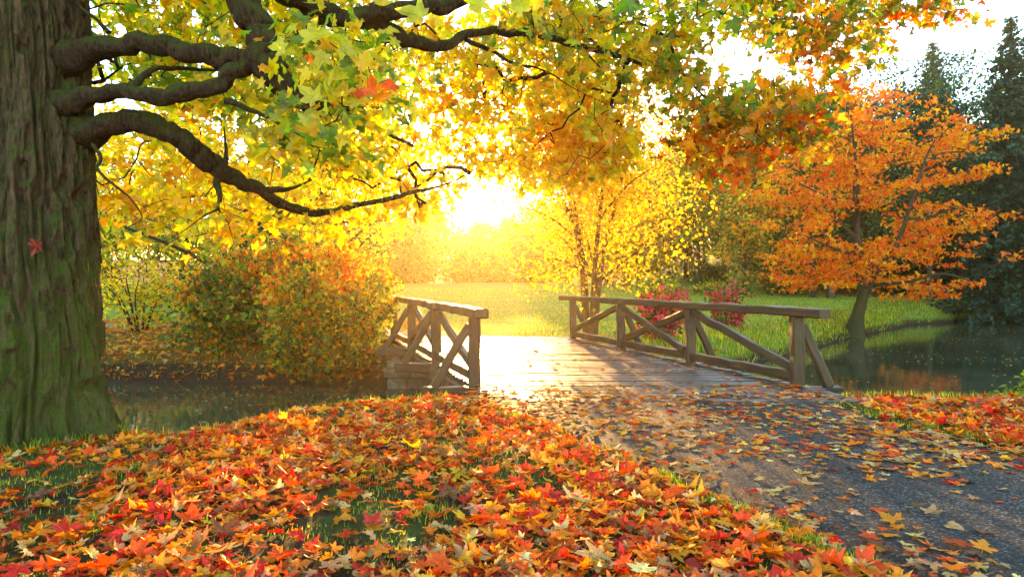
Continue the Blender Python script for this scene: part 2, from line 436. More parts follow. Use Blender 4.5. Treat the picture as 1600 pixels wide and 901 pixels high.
def gz(x, y):
    x = np.asarray(x, float); y = np.asarray(y, float)
    N = nearN(x); Fv = farF(x)
    slope = np.gradient(FY, FX); cs = 1 / np.sqrt(1 + np.interp(x, FX, slope) ** 2)
    dn = y - N; df = (y - Fv) * cs
    inpath = sstep(-.25, .1, x - pathL(y)) * sstep(-.25, .1, pathR(y) - x)
    bumps = (.10 * (fbm(x * .9, y * .9, 3) - .5) + .03 * (vnoise(x * 5, y * 5) - .5)) * (1 - inpath)
    near = bumps + .05 * sstep(1, -3, x) + .04 * (1 - inpath) - .012
    lip = .22 * (fbm(x * 2 + 40, y * 2, 3) - .5) + .5 * (vnoise(x * .9 + 11, y * .2) - .5) * sstep(0, -3, x)
    near = near * sstep(.3, -.4, dn) - 1.75 * sstep(-.1, 1.3, dn + lip) - .05 * sstep(-.8, 0, dn) 
    wood = sstep(16, 30, np.abs(x + 2)) * sstep(36, 62, y) * (x > 0)
    far = meadow(y) + .14 * (fbm(x * .35 + 50, y * .35, 3) - .5) + .05 * (vnoise(x * 2, y * 2) - .5) + wood * 3.2 * sstep(44, 75, y)
    far = far - .22 * sstep(3.5, .6, df) 
    far = -1.8 + (far + 1.8) * sstep(-1.2, 1.0, df + lip * .9)
    return np.where(y < (N + Fv) / 2, near, far)
def G1(x, y): return float(gz(np.array([x]), np.array([y]))[0])
def axis(fine0, fine1, step, lo, hi, grow):
    a = list(np.arange(fine0, fine1 + 1e-6, step)); s = step; v = a[-1]
    while v < hi: s = min(s * grow, 8); v += s; a.append(v)
    s = step; v = a[0]; b = []
    while v > lo: s = min(s * grow, 8); v -= s; b.append(v)
    return np.array(b[::-1] + a)
gx = axis(-7.5, 9, .11, -180, 180, 1.026); gy = axis(2.6, 19.5, .11, -18, 190, 1.022)
GX, GY = np.meshgrid(gx, gy); GZ = gz(GX.ravel(), GY.ravel())
V = np.stack([GX.ravel(), GY.ravel(), GZ], 1)
nx, ny = len(gx), len(gy)
i, j = np.meshgrid(np.arange(ny - 1), np.arange(nx - 1), indexing='ij')
Q = np.stack([i * nx + j, i * nx + j + 1, (i + 1) * nx + j + 1, (i + 1) * nx + j], -1).reshape(-1, 4)
ground = tag(mesh_np('ground', V, Q, M['ground'], smooth=True), kind='structure')
Fv = farF(V[:, 0]); farside = V[:, 1] > (nearN(V[:, 0]) + Fv) / 2
zone = np.zeros((len(V), 4), np.float32); zone[:, 3] = 1
leftwood = sstep(-3.5, -7, V[:, 0]) * sstep(34, 22, V[:, 1])
zone[:, 0] = np.where(farside, .85 * (1 - .55 * leftwood), 0)
wood = sstep(12, 20, V[:, 0] - .12 * V[:, 1]) * sstep(40, 50, V[:, 1])
zone[:, 1] = np.where(farside, np.maximum(np.maximum(wood, sstep(100, 112, V[:, 1])), .55 * leftwood), 0)
zone[:, 2] = np.where(V[:, 0] > 2, sstep(-.35, -.95, V[:, 2]), sstep(-.38, -.62, V[:, 2]))
zone[:, 1] += np.where(farside, .55 * np.exp(-((V[:, 0] - 14.6) ** 2 + (V[:, 1] - 28.8) ** 2) / 14.), 0)
a = ground.data.attributes.new('zone', 'FLOAT_COLOR', 'POINT'); a.data.foreach_set('color', zone.ravel())

# water: one sheet under both banks
wx = np.array([-175, -60, -20, -8, 0, 8, 20, 40, 80, 175.])
wv = []; 
for x in wx:
    wv += [(x, float(np.interp(x, NX, NY)) - 1.5, WATER), (x, float(np.interp(x, FX, FY)) + 3.0, WATER)]
wf = np.array([(2 * k, 2 * k + 2, 2 * k + 3, 2 * k + 1) for k in range(len(wx) - 1)])
tag(mesh_np('water', np.array(wv), wf, M['water']), kind='structure')

# asphalt path on the near side, and the sandy path beyond the bridge
ys = np.linspace(-6, 8.55, 90); pv = []; K = 14
for y in ys:
    l, r = float(pathL(y)), float(pathR(y))
    l += .10 * (vnoise(np.array([y * 2.3]), np.array([3.3]))[0] - .5) + .05 * (vnoise(np.array([y * 7]), np.array([1.3]))[0] - .5)
    r += .12 * (vnoise(np.array([y * 2.1]), np.array([8.3]))[0] - .5)
    for k in range(K + 1):
        t = k / K; x = l + (r - l) * t
        pv.append((x, y, -.012 + .03 * min(1, min(t, 1 - t) / .07) + .01 * 4 * t * (1 - t)))
pf = np.array([(a * (K + 1) + b, a * (K + 1) + b + 1, (a + 1) * (K + 1) + b + 1, (a + 1) * (K + 1) + b) for a in range(len(ys) - 1) for b in range(K)])
tag(mesh_np('path', np.array(pv), pf, M['path'], smooth=True), kind='structure')
k = NT('sandy_path'); n = k.noise(k.pos(), 25, 5, .7)
k.bsdf(k.ramp(n, [(.3, (.16, .11, .06)), (.7, (.32, .23, .14))]), .8, k.bump(n, .4, .02)); M['sand'] = k.m
spts = catmull([(-.9, 17.35), (-2.2, 18.6), (-5, 20.2), (-10, 21.8), (-20, 23.5)], 14)
pv = []
for a_, (x, y) in enumerate(spts):
    w = 1.9 if a_ < 6 else 1.15
    for s in np.linspace(-1, 1, 7):
        xx, yy = (x + s * w * .95, y + s * w * .55) if a_ > 8 else (x + s * (2.2 - .08 * a_), y + .12 * a_ * s * .2)
        pv.append((xx, yy, G1(xx, yy) + .03))
pf = np.array([(a * 7 + b, a * 7 + b + 1, (a + 1) * 7 + b + 1, (a + 1) * 7 + b) for a in range(len(spts) - 1) for b in range(6)])
tag(mesh_np('footpath', np.array(pv), pf, M['sand'], smooth=True), kind='structure')

# ------------------------------------------------------------------ bridge
def beam(name, p0, p1, w, h, mat, parent, ext=0.0, seed=None, up=(0, 0, 1), wob=.006):
    p0 = Vector(p0); p1 = Vector(p1); d = (p1 - p0); L = d.length; x = d.normalized()
    z = Vector(up); y = z.cross(x)
    if y.length < .05: y = Vector((0, 1, 0)).cross(x) if abs(x.y) < .9 else Vector((1, 0, 0)).cross(x)
    y.normalize(); z = x.cross(y)
    W = Matrix((x.to_4d(), y.to_4d(), z.to_4d(), (0, 0, 0, 1))).transposed()
    W = Matrix([[x[0], y[0], z[0], p0[0]], [x[1], y[1], z[1], p0[1]], [x[2], y[2], z[2], p0[2]], [0, 0, 0, 1]])
    b = min(w, h) * .13; rr = np.random.default_rng(abs(hash(name)) % 1000 + int(abs(p0.x * 97 + p0.y * 31 + p1.x * 13) * 10) % 9999)
    sec = np.array([(-w / 2 + b, -h / 2), (w / 2 - b, -h / 2), (w / 2, -h / 2 + b), (w / 2, h / 2 - b), (w / 2 - b, h / 2), (-w / 2 + b, h / 2), (-w / 2, h / 2 - b), (-w / 2, -h / 2 + b)])
    st = np.linspace(-ext, L + ext, max(4, int(L / .3) + 2)); vs = []
    st = np.concatenate([[st[0]], [st[0] + b], st[1:-1], [st[-1] - b], [st[-1]]])
    for k, s in enumerate(st):
        sc = .9 if k in (0, len(st) - 1) else 1
        o = rr.normal(0, wob, 2)
        for (a_, c_) in sec * sc: vs.append((s, a_ + o[0] + rr.normal(0, wob * .35), c_ + o[1] + rr.normal(0, wob * .35)))
    nv = 8; q = [(k * nv + m, (k + 1) * nv + m, (k + 1) * nv + (m + 1) % nv, k * nv + (m + 1) % nv) for k in range(len(st) - 1) for m in range(nv)]
    me = bpy.data.meshes.new(name)
    me.from_pydata(vs, [], q + [tuple(range(8)), tuple(reversed(range((len(st) - 1) * 8, len(st) * 8)))])
    bm = bmesh.new(); bm.from_mesh(me); bmesh.ops.recalc_face_normals(bm, faces=bm.faces); bm.to_mesh(me); bm.free()
    me.materials.append(mat)
    return link(bpy.data.objects.new(name, me), parent, W)

PY = [9.4, 12.0, 14.6, 17.2]
def rx(y): return 3.93 + (1.53 - 3.93) * (y - 9.4) / 7.8
def lx(y): return -.51 + (-2.97 + .51) * (y - 9.4) / 7.8
bridge = thing('footbridge', 'wooden footbridge with crossed timber railings and a wet plank deck over the stream', 'bridge', (1.7, 9.0, 0))
# deck planks lie across the bridge
vs, fs = [], []; y = 8.12; rr = np.random.default_rng(5)
while y < 17.5:
    w = rr.uniform(.185, .205); x0, x1 = lx(y) - .06 - rr.uniform(0, .03), rx(y) + .06 + rr.uniform(0, .03)
    if y < 9.0: x0 += .35 * (9 - y); x1 -= .2 * (9 - y)
    z = .028 + rr.normal(0, .004); nseg = 9; tl = rr.normal(0, .003)
    base = len(vs)
    for k in range(nseg + 1):
        x = x0 + (x1 - x0) * k / nseg; dz = z + rr.normal(0, .0022)
        for (dy, dzz) in ((0, -.05), (0, -.006), (.007, 0), (w - .007, tl), (w, tl - .006), (w, -.05)):
            vs.append((x, y + dy, dz + dzz))
    for k in range(nseg):
        for m in range(6):
            a0 = base + k * 6 + m; a1 = base + k * 6 + (m + 1) % 6
            fs.append((a0, a1, a1 + 6, a0 + 6))
    y += w + rr.uniform(.014, .024)
deck = mesh_np('deck', np.array(vs), np.array(fs), M['deck'], bridge)
for (fx_, sgn) in ((rx, 1), (lx, -1)):
    beam('side_beam', (fx_(9.0) + sgn * .05, 9.0, -.16), (fx_(17.4) + sgn * .05, 17.4, -.16), .16, .26, M['rail'], bridge)
for yy in (10.2, 11.4, 12.6, 13.8, 15.0, 16.2):
    beam('joist', (lx(yy) + .15, yy, -.13), (rx(yy) - .15, yy, -.13), .12, .18, M['rail'], bridge)
for side, fx_, sgn in (('right', rx, 1), ('left', lx, -1)):
    off = 0.0
    railing = beam('railing', (fx_(9.45), 9.45, .15), (fx_(17.2), 17.2, .15), .11, .13, M['rail'], bridge)
    def rp(y, z, o=0): return (fx_(y) + sgn * o, y, z)
    hr0, hr1 = (8.9 if side == 'right' else 9.05), 17.95
    beam('handrail', rp(hr0, 1.035), rp(hr1, 1.035), .19, .125, M['rail'], railing)
    for y in PY:
        beam('post', rp(y, -.12), rp(y, .975), .165, .165, M['rail'], railing, up=(0, 1, 0))
        beam('foot_beam', rp(y + .02, -.055, -.3), rp(y + .02, -.055, .62 if side == 'right' else .72), .17, .16 if y > 9.5 else .12, M['rail'], railing)
        beam('strut', rp(y + .03, .0, .46 if side == 'right' else .56), rp(y + .03, .86, .07), .12, .12, M['rail'], railing, up=(0, 1, 0))
    def dg(y0, z0, y1, z1, o): beam('diagonal_brace', rp(y0, z0, o), rp(y1, z1, o), .085, .125, M['rail'], railing)
    dg(PY[0] + .1, .26, PY[1] - .06, .93, .0)
    dg(PY[1] + .06, .93, PY[2] - .08, .24, .045); dg(PY[1] + .08, .24, PY[2] - .06, .93, -.045)
    dg(PY[2] + .06, .93, PY[3] - .08, .24, .0)

# stone abutments
def block_wall(name, label, x0, x1, y, z0, zt, depth, steps=None):
    parts, cols = [], []; z = z0; rr = np.random.default_rng(int(abs(x0) * 10 + y))
    row = 0
    while z < zt - .05:
        h = min(rr.uniform(.2, .3), zt - z); x = x0 - (rr.uniform(0, .3) if row % 2 else 0)
        while x < x1:
            w = rr.uniform(.32, .75); xe = min(x + w, x1)
            if xe - x > .1:
                c = np.array([(a, b, d) for a in (x + .012, xe - .012) for b in (y + rr.uniform(-.03, .03), y + depth) for d in (z + .01, z + h - .008)])
                bm = bmesh.new(); vv = [bm.verts.new(p) for p in c]
                for f in ((0, 1, 3, 2), (4, 6, 7, 5), (0, 4, 5, 1), (2, 3, 7, 6), (0, 2, 6, 4), (1, 5, 7, 3)): bm.faces.new([vv[q] for q in f])
                bmesh.ops.bevel(bm, geom=bm.edges[:], offset=.025, segments=2, affect='EDGES', profile=.6)
                bmesh.ops.triangulate(bm, faces=bm.faces)
                bm.verts.index_update()
                vv = np.array([v.co[:] for v in bm.verts]) + rr.normal(0, .004, (len(bm.verts), 3))
                ff = np.array([[v.index for v in f.verts] for f in bm.faces])
                bm.free(); parts.append((vv, [ff])); g = rr.uniform(.12, .26); cols.append(np.tile([g * 1.08, g * .92, g * .72], (len(ff), 1)))
            x = xe
        z += h; row += 1
    mv = np.array([(a, b, d) for a in (x0 + .03, x1 - .03) for b in (y + .05, y + depth - .02) for d in (z0, zt - .03)])
    mf = np.array([(0, 1, 3), (0, 3, 2), (4, 6, 7), (4, 7, 5), (0, 4, 5), (0, 5, 1), (2, 3, 7), (2, 7, 6), (0, 2, 6), (0, 6, 4), (1, 5, 7), (1, 7, 3)])
    parts.append((mv, [mf])); cols.append(np.tile([.05, .042, .03], (12, 1)))
    V, Fs = merge(parts)
    return tag(mesh_np(name, V, Fs, M['stone'], cols=np.concatenate(cols)), label, 'wall')
block_wall('stone_abutment', 'mossy stone block abutment under the far end of the bridge beside the round shrub', -4.6, 2.6, 16.15, -1.5, -.1, .9)
block_wall('stone_pier', 'low stone block footing stepped out below the left railing', -2.75, -1.75, 15.0, -1.5, -.30, 1.1)
block_wall('stone_footing', 'stone block wall in shadow under the near end of the bridge', -.9, 4.3, 9.15, -1.5, -.18, .35)

# grey edging log on the near bank
p0, p1 = P(322, 672, 6.72), P(418, 650, 7.4)
lg = beam('edging_log', (p0[0], p0[1] + .06, -.16), (p1[0] + .1, p1[1] + .10, -.10), .12, .16, M['log'], None, wob=.012)
tag(lg, 'short grey weathered timber edging the near bank above the dark stream', 'timber')

# ------------------------------------------------------------------ the big maple
TX, TY = -4.38, 6.15
maple = thing('old_maple', 'huge old maple with deeply furrowed mossy trunk and arching limbs at the left edge', 'tree', (TX, TY, G1(TX, TY)))
nth, nz = 420, 460
th = np.linspace(0, 2 * np.pi, nth, endpoint=False); zz = -.5 + 9.3 * np.linspace(0, 1, nz) ** 1.25
TH, ZZ = np.meshgrid(th, zz)
base_r = np.interp(ZZ, [-.5, 0, .15, .35, .7, 1.2, 2, 3, 3.8, 4.6, 6, 9], [.84, .70, .635, .585, .535, .50, .455, .43, .43, .43, .36, .18])
root = sstep(.9, -.2, ZZ) * (.12 * np.cos(5 * TH + .6) + .06 * np.cos(3 * TH + 2.1) + .05 * np.cos(9 * TH))
lump = .05 * (fbm(TH / (2 * np.pi) * 6 + 0, ZZ * .9, 3) * 2 - 1)
lump[:, -70:] = lump[:, -70:] * np.linspace(1, 0, 70) + lump[:, :1] * np.linspace(0, 1, 70)
U = TH / (2 * np.pi)
def pn(freq, zf, s):   # noise periodic round the trunk
    return vnoise(U * freq + 0.0, ZZ * zf + s, px=freq)
uw = U + (.5 * (pn(7, 1.1, 3) - .5) / 40 * 3) + .012 * ZZ
def pw(freq, zf, s): return vnoise(uw * freq, ZZ * zf + s, px=freq)
r1 = np.clip(np.abs(2 * pw(54, 1.15, 5) - 1) * 2.6, 0, 1); r2 = np.clip(np.abs(2 * pw(110, 2.6, 33) - 1) * 2.4, 0, 1)
brk = sstep(.18, .4, pn(64, 6.5, 21)); fine = pn(150, 22, 40) * .6 + pn(320, 40, 60) * .4
bark_d = .088 * r1 * (.35 + .65 * brk) + .02 * r2 * r1 + fine * .02
rad = base_r + root + lump + bark_d - .03
leanx = .03 * np.sin(ZZ * .8) - .012 * ZZ; leany = .02 * ZZ
V = np.stack([TX + leanx + rad * np.cos(TH), TY + leany + rad * np.sin(TH), G1(TX, TY) + ZZ], -1).reshape(-1, 3)
i, j = np.meshgrid(np.arange(nz - 1), np.arange(nth), indexing='ij'); j2 = (j + 1) % nth
Q = np.stack([i * nth + j, i * nth + j2, (i + 1) * nth + j2, (i + 1) * nth + j], -1).reshape(-1, 4)
mesh_np('trunk', V, Q, M['bark'], maple, smooth=True)

def limb(ctrl, name='limb', sides=18, rough=.34, seed=0, extra=None, parent=None):
    """ctrl: (px, py, depth, radius in m)"""
    pts = [P(a, b, c) for a, b, c, d in ctrl]; n = 9
    p = catmull(pts, n); r = catmull([[d, 0, 0] for *_, d in ctrl], n)[:, 0] * .76
    if name == 'limb' and ctrl[0][0] < 90: r[:14] *= np.linspace(1.75, 1, 14)
    r = np.maximum(r, .006)
    if name == 'side_branch': r = r * np.linspace(1, .3, len(r))
    p = p + .45 * np.minimum(r, .08)[:, None] * np.stack([fbm(np.arange(len(p)) * .33 + seed * 3, np.full(len(p), q + 7.), 2) * 2 - 1 for q in range(3)], 1)
    V, fs = tube(p, r, sides, rough, seed=seed)
    o = mesh_np(name, V, fs, M['bark_limb'], parent or maple, smooth=True)
    return o, p, r
SK = []
def L(ctrl, seed, name='limb', parent=None, **kw):
    o, p, r = limb(ctrl, name, seed=seed, parent=parent, **kw); SK.append((p, r)); return o
l1 = L([(60, 215, 6.35, .17), (140, 203, 6.15, .145), (205, 192, 6.05, .13), (265, 208, 6.05, .125), (305, 235, 6.15, .13), (345, 270, 6.3, .105), (400, 293, 6.5, .075), (450, 323, 6.7, .06), (500, 333, 6.9, .052), (560, 320, 7.2, .043), (640, 302, 7.6, .030), (690, 290, 8.0, .016), (740, 268, 8.4, .007)], 1)
L([(415, 297, 6.55, .05), (455, 295, 6.5, .042), (487, 281, 6.5, .03)], 2, 'side_branch', l1, sides=10)
L([(352, 268, 6.3, .045), (353, 235, 6.3, .032), (350, 198, 6.35, .026)], 3, 'side_branch', l1, sides=10)
L([(338, 280, 6.3, .05), (343, 308, 6.25, .035), (341, 326, 6.2, .022), (356, 348, 6.2, .016), (366, 382, 6.2, .008)], 4, 'side_branch', l1, sides=8)
L([(341, 326, 6.2, .018), (318, 338, 6.2, .012), (285, 362, 6.1, .009), (255, 378, 6.1, .006)], 5, 'side_branch', l1, sides=7)
l2 = L([(60, 170, 6.3, .15), (125, 157, 6.0, .11), (180, 141, 5.8, .085), (232, 150, 5.6, .09), (300, 144, 5.6, .09), (360, 118, 5.6, .085), (400, 92, 5.6, .08), (425, 72, 5.65, .06)], 6)
L([(205, 143, 5.65, .06), (222, 120, 5.75, .05), (250, 107, 5.9, .045), (300, 108, 6.1, .05), (345, 110, 6.2, .04)], 7, 'side_branch', l2, sides=10)
l3 = L([(40, 120, 6.35, .2), (100, 95, 6.1, .16), (160, 74, 5.95, .125), (215, 70, 5.8, .105), (280, 79, 5.75, .11), (340, 92, 5.7, .115), (395, 96, 5.65, .12), (432, 112, 5.6, .09)], 8)
L([(170, 52, 5.9, .03), (150, 30, 5.9, .03), (120, 8, 5.95, .05)], 9, 'side_branch', l3, sides=8)
l4 = L([(300, -160, 5.9, .21), (345, -60, 5.7, .175), (382, 5, 5.6, .165), (402, 45, 5.55, .155), (415, 90, 5.5, .16), (438, 125, 5.5, .14), (470, 155, 5.55, .10), (505, 168, 5.7, .085), (545, 178, 5.9, .065), (583, 196, 6.1, .03), (645, 228, 6.3, .015)], 10)
l5 = L([(330, -95, 5.9, .2), (430, -30, 6.1, .17), (490, 14, 6.3, .14), (530, 28, 6.4, .12), (575, 25, 6.5, .115), (625, 14, 6.6, .11), (690, 8, 6.8, .10), (760, -12, 7.2, .08)], 11)
l6 = L([(560, 28, 6.5, .11), (600, 45, 6.7, .10), (650, 66, 7.0, .085), (705, 70, 7.3, .07), (730, 52, 7.5, .062), (790, 50, 7.8, .06), (850, 56, 8.1, .055), (900, 70, 8.4, .05), (955, 84, 8.8, .042), (1010, 103, 9.2, .024)], 12)
L([(960, 84, 8.8, .036), (990, 66, 9.0, .034), (1028, 52, 9.2, .036), (1048, 72, 9.3, .04), (1060, 106, 9.4, .042), (1086, 136, 9.5, .036), (1112, 160, 9.6, .03), (1150, 172, 9.8, .024), (1200, 196, 10.0, .014), (1240, 215, 10.2, .008)], 13, 'side_branch', l6, sides=10)
L([(728, 62, 7.5, .04), (765, 78, 7.7, .035), (800, 98, 7.9, .032), (850, 110, 8.2, .026), (900, 140, 8.5, .018), (960, 168, 8.9, .01)], 14, 'side_branch', l6, sides=8)
L([(910, 74, 8.5, .025), (925, 92, 8.6, .024), (945, 115, 8.7, .014), (958, 150, 8.8, .008)], 15, 'side_branch', l6, sides=7)
L([(1040, 60, 9.25, .025), (1090, 10, 9.6, .03), (1180, -30, 10, .03), (1270, -20, 10.2, .024), (1285, 30, 10.2, .02), (1310, 66, 10.2, .01)], 16, 'side_branch', l6, sides=8)
L([(1200, -30, 10, .025), (1320, -50, 10.3, .02), (1420, -20, 10.4, .014), (1500, 10, 10.5, .007)], 17, 'side_branch', l6, sides=7)
L([(352, 155, 5.6, .035), (395, 172, 5.6, .03), (435, 192, 5.6, .028), (470, 212, 5.65, .022), (490, 230, 5.7, .012)], 18, 'side_branch', l2, sides=8)
L([(145, 225, 5.9, .022), (158, 248, 5.8, .024), (152, 265, 5.75, .022), (180, 290, 5.7, .02), (205, 312, 5.7, .018), (222, 340, 5.7, .014), (200, 355, 5.7, .01)], 19, 'side_branch', l1, sides=8)

# canopy sprays: image polygons give direction, depth is spread through the crown's real volume
from math import inf
def inpoly(px, py, poly):
    r = np.zeros(len(px), bool); n = len(poly); j = n - 1
    for i in range(n):
        xi, yi = poly[i]; xj, yj = poly[j]
        c = ((yi > py) != (yj > py)) & (px < (xj - xi) * (py - yi) / (yj - yi + 1e-9) + xi)
        r ^= c; j = i
    return r
GOLD = dict(gold=4, yellow=3, lime=3, amber=1.2); GREEN = dict(lime=4, green=3, yellow=2, gold=.6, orange=.12)
OLIVE = dict(olive=4, green=2.2, gold=1.3, amber=1.3, orange=.8, lime=1); RUST = dict(orange=3, redor=2, amber=2, olive=2.5, brown=1.2)
REG = [  # polygon, sprays, depth range, palette, leaf size
 ([(150, -60), (560, -60), (560, 130), (450, 190), (330, 150), (150, 130)], 150, (6.2, 10), GREEN, .15),
 ([(430, 40), (620, 40), (600, 240), (500, 260), (440, 180)], 55, (4.8, 7.8), GREEN, .135),
 ([(150, 200), (300, 215), (420, 320), (560, 340), (560, 370), (420, 365), (330, 330), (150, 340)], 36, (6.4, 9), dict(gold=4, amber=2.5, yellow=3, lime=2.5), .14),
 ([(480, 120), (760, 90), (1010, 130), (1000, 240), (900, 300), (800, 262), (745, 268), (700, 300), (640, 345), (560, 335), (430, 280), (430, 170)], 255, (8.6, 14), GOLD, .145),
 ([(520, 30), (760, 20), (1040, 40), (1060, 140), (960, 150), (700, 110), (560, 110)], 125, (8.6, 12), dict(lime=4, gold=3, yellow=2.4, green=1.2), .15),
 ([(800, -50), (1230, -50), (1180, 30), (1110, 60), (1060, 80), (800, 60)], 95, (7.5, 11.5), dict(olive=3, lime=3, green=2, gold=2, amber=.7), .15),
 ([(1020, 60), (1075, 50), (1110, 110), (1130, 140), (1240, 120), (1285, 165), (1275, 225), (1230, 210), (1180, 190), (1120, 180), (1050, 205), (1040, 160)], 70, (9, 10.8), OLIVE, .15),
 ([(1075, 190), (1290, 175), (1280, 225), (1220, 235), (1160, 268), (1110, 272), (1085, 235)], 44, (9.2, 10.8), RUST, .15),
 ([(1160, -30), (1375, -30), (1385, 45), (1355, 75), (1290, 110), (1240, 65), (1175, 75)], 70, (9.6, 11), OLIVE, .15),
 ([(1270, 60), (1300, 60), (1310, 160), (1240, 165)], 12, (9.8, 10.6), RUST, .15),
 ([(1390, -40), (1520, -40), (1525, 15), (1470, 35), (1395, 25)], 22, (10.2, 10.8), dict(olive=3, redor=2, orange=1.5, green=2), .15),
 ([(-200, -420), (1300, -420), (1300, -50), (-200, -50)], 210, (5, 10.5), dict(lime=3, green=2, gold=2, yellow=2), .16),
 ([(860, 180), (1005, 170), (1000, 250), (930, 262), (850, 300)], 75, (9, 13), dict(gold=3, amber=2, lime=1, orange=.8), .145),
]
HOLES = [[(975, 175), (1075, 165), (1090, 250), (975, 262)], [(1065, 48), (1175, 50), (1260, 118), (1190, 140), (1110, 130)], [(590, 318), (640, 325), (640, 345), (595, 345)], [(712, 280), (800, 262), (800, 350), (700, 350)], [(985, 130), (1055, 120), (1050, 205), (985, 205)]]
Tg, Pl, Ls = [], [], []
for poly, nS, (d0, d1), pal, ls in REG:
    pa = np.array(poly); k = 0
    while k < nS:
        px = rng.uniform(pa[:, 0].min(), pa[:, 0].max(), 200); py = rng.uniform(pa[:, 1].min(), pa[:, 1].max(), 200)
        ok = inpoly(px, py, poly)
        for h in HOLES: ok &= ~inpoly(px, py, h)
        for a_, b_ in zip(px[ok], py[ok]):
            if k >= nS: break
            Tg.append(P(a_, b_, rng.uniform(d0, d1))); Pl.append(pal); Ls.append(ls); k += 1
Tg = np.array(Tg)
skp = np.vstack([p[::2] for p, r in SK])
(Vn, Fn), nodes, _ = network(skp, Tg, .0042, .28, .16, .48, .035)
mesh_np('twigs', Vn, Fn, M['twig'], maple, smooth=True)
C, S, N, K_ = [], [], [], []
for t, pal, ls in zip(Tg, Pl, Ls):
    n = int(rng.integers(12, 21)); ax = rng.normal(0, 1, 3) * [1, 1, .35]; ax /= np.linalg.norm(ax)
    s = rng.uniform(-.42, .42, n)
    c = t + s[:, None] * ax + rng.normal(0, .13, (n, 3)) + np.array([0, 0, -.05])
    C.append(c); S.append(ls * np.exp(rng.normal(0, .24, n)) * .80)
    N.append(rnorm(n, .35) + np.array([0, -.35, 0])); w = dict(pal)
    dom = rng.choice(list(w)); w[dom] = w[dom] * 2.5
    K_.append(pick(n, w) * np.exp(rng.normal(0, .16)))
# a few big leaves hanging close to the lens from the drooping tips
for (px, py, Y, sz, pal) in [(648, 22, 3.3, .17, 'lime'), (745, 8, 3.5, .16, 'lime'), (812, 8, 3.5, .15, 'lime'), (980, 6, 3.8, .16, 'green'), (840, 2, 3.9, .15, 'gold'), (600, 4, 3.6, .15, 'lime'),
                             (486, 150, 4.6, .19, 'lime'), (500, 90, 4.7, .18, 'lime'), (478, 118, 4.8, .16, 'yellow'), (520, 120, 4.8, .17, 'lime'), (505, 55, 4.8, .18, 'lime'), (540, 75, 4.9, .18, 'lime'), (560, 100, 5, .17, 'gold'), (480, 185, 4.9, .16, 'lime'), (470, 30, 4.7, .17, 'green'), (535, 145, 5, .16, 'lime'),
                             (580, 138, 4.9, .17, 'redor'), (610, 132, 5, .16, 'redor'), (595, 150, 5, .15, 'orange'), (560, 150, 5.1, .16, 'redor')]:
    C.append(P(px, py, Y)[None]); S.append(np.array([sz * .82])); N.append(np.array([[rng.normal(0, .4), -1, .35 + rng.normal(0, .3)]])); K_.append(pick(1, {pal: 1}, .1))
C, S, N, K_ = map(np.concatenate, (C, S, N, K_))
leaf_obj('crown', C, S, N, K_, MID, M['leaf'], maple)

# ------------------------------------------------------------------ generic trees
def envelope(n, c, r, lump=.35, shell=.45, flat=0.0):
    out = []
    while len(out) < n:
        u = rng.normal(0, 1, (400, 3)); u /= np.linalg.norm(u, axis=1, keepdims=True)
        az = np.arctan2(u[:, 1], u[:, 0])
        f = 1 + lump * (2 * vnoise(az * 1.6 + c[0] * 3.1 + 9, u[:, 2] * 2.2 + c[1] * 1.7) - 1)
        q = np.array(c) + u * np.array(r) * (rng.uniform(0, 1, 400) ** shell * f)[:, None]
        if flat: q = q[q[:, 2] > c[2] - r[2] * flat]
        out += list(q)
    return np.array(out[:n])
def crown_leaves(T, per, spread, size, spec, tm, mat, parent, up=.5, name='crown', clumpvar=.25, mixdom=2.5, top=None):
    C, S, N, K_ = [], [], [], []; zlo, zhi = T[:, 2].min(), T[:, 2].max()
    for t in T:
        n = max(3, int(per * rng.uniform(.6, 1.4)))
        C.append(t + rng.normal(0, 1, (n, 3)) * np.array(spread)); S.append(size * np.exp(rng.normal(0, .22, n)))
        N.append(rnorm(n, up)); w = dict(spec)
        if top and (t[2] - zlo) / (zhi - zlo) + .7 * (float(vnoise(t[0] * 1.5 + 4, t[1] * 1.5 + t[2] * 1.2)) - .5) > .74: w = dict(top)
        dom = rng.choice(list(w)); w[dom] *= mixdom
        K_.append(pick(n, w, .14) * np.exp(rng.normal(0, clumpvar)))
    C, S, N, K_ = map(np.concatenate, (C, S, N, K_))
    return leaf_obj(name, C, S, N, np.clip(K_, .004, .9), tm, mat, parent)
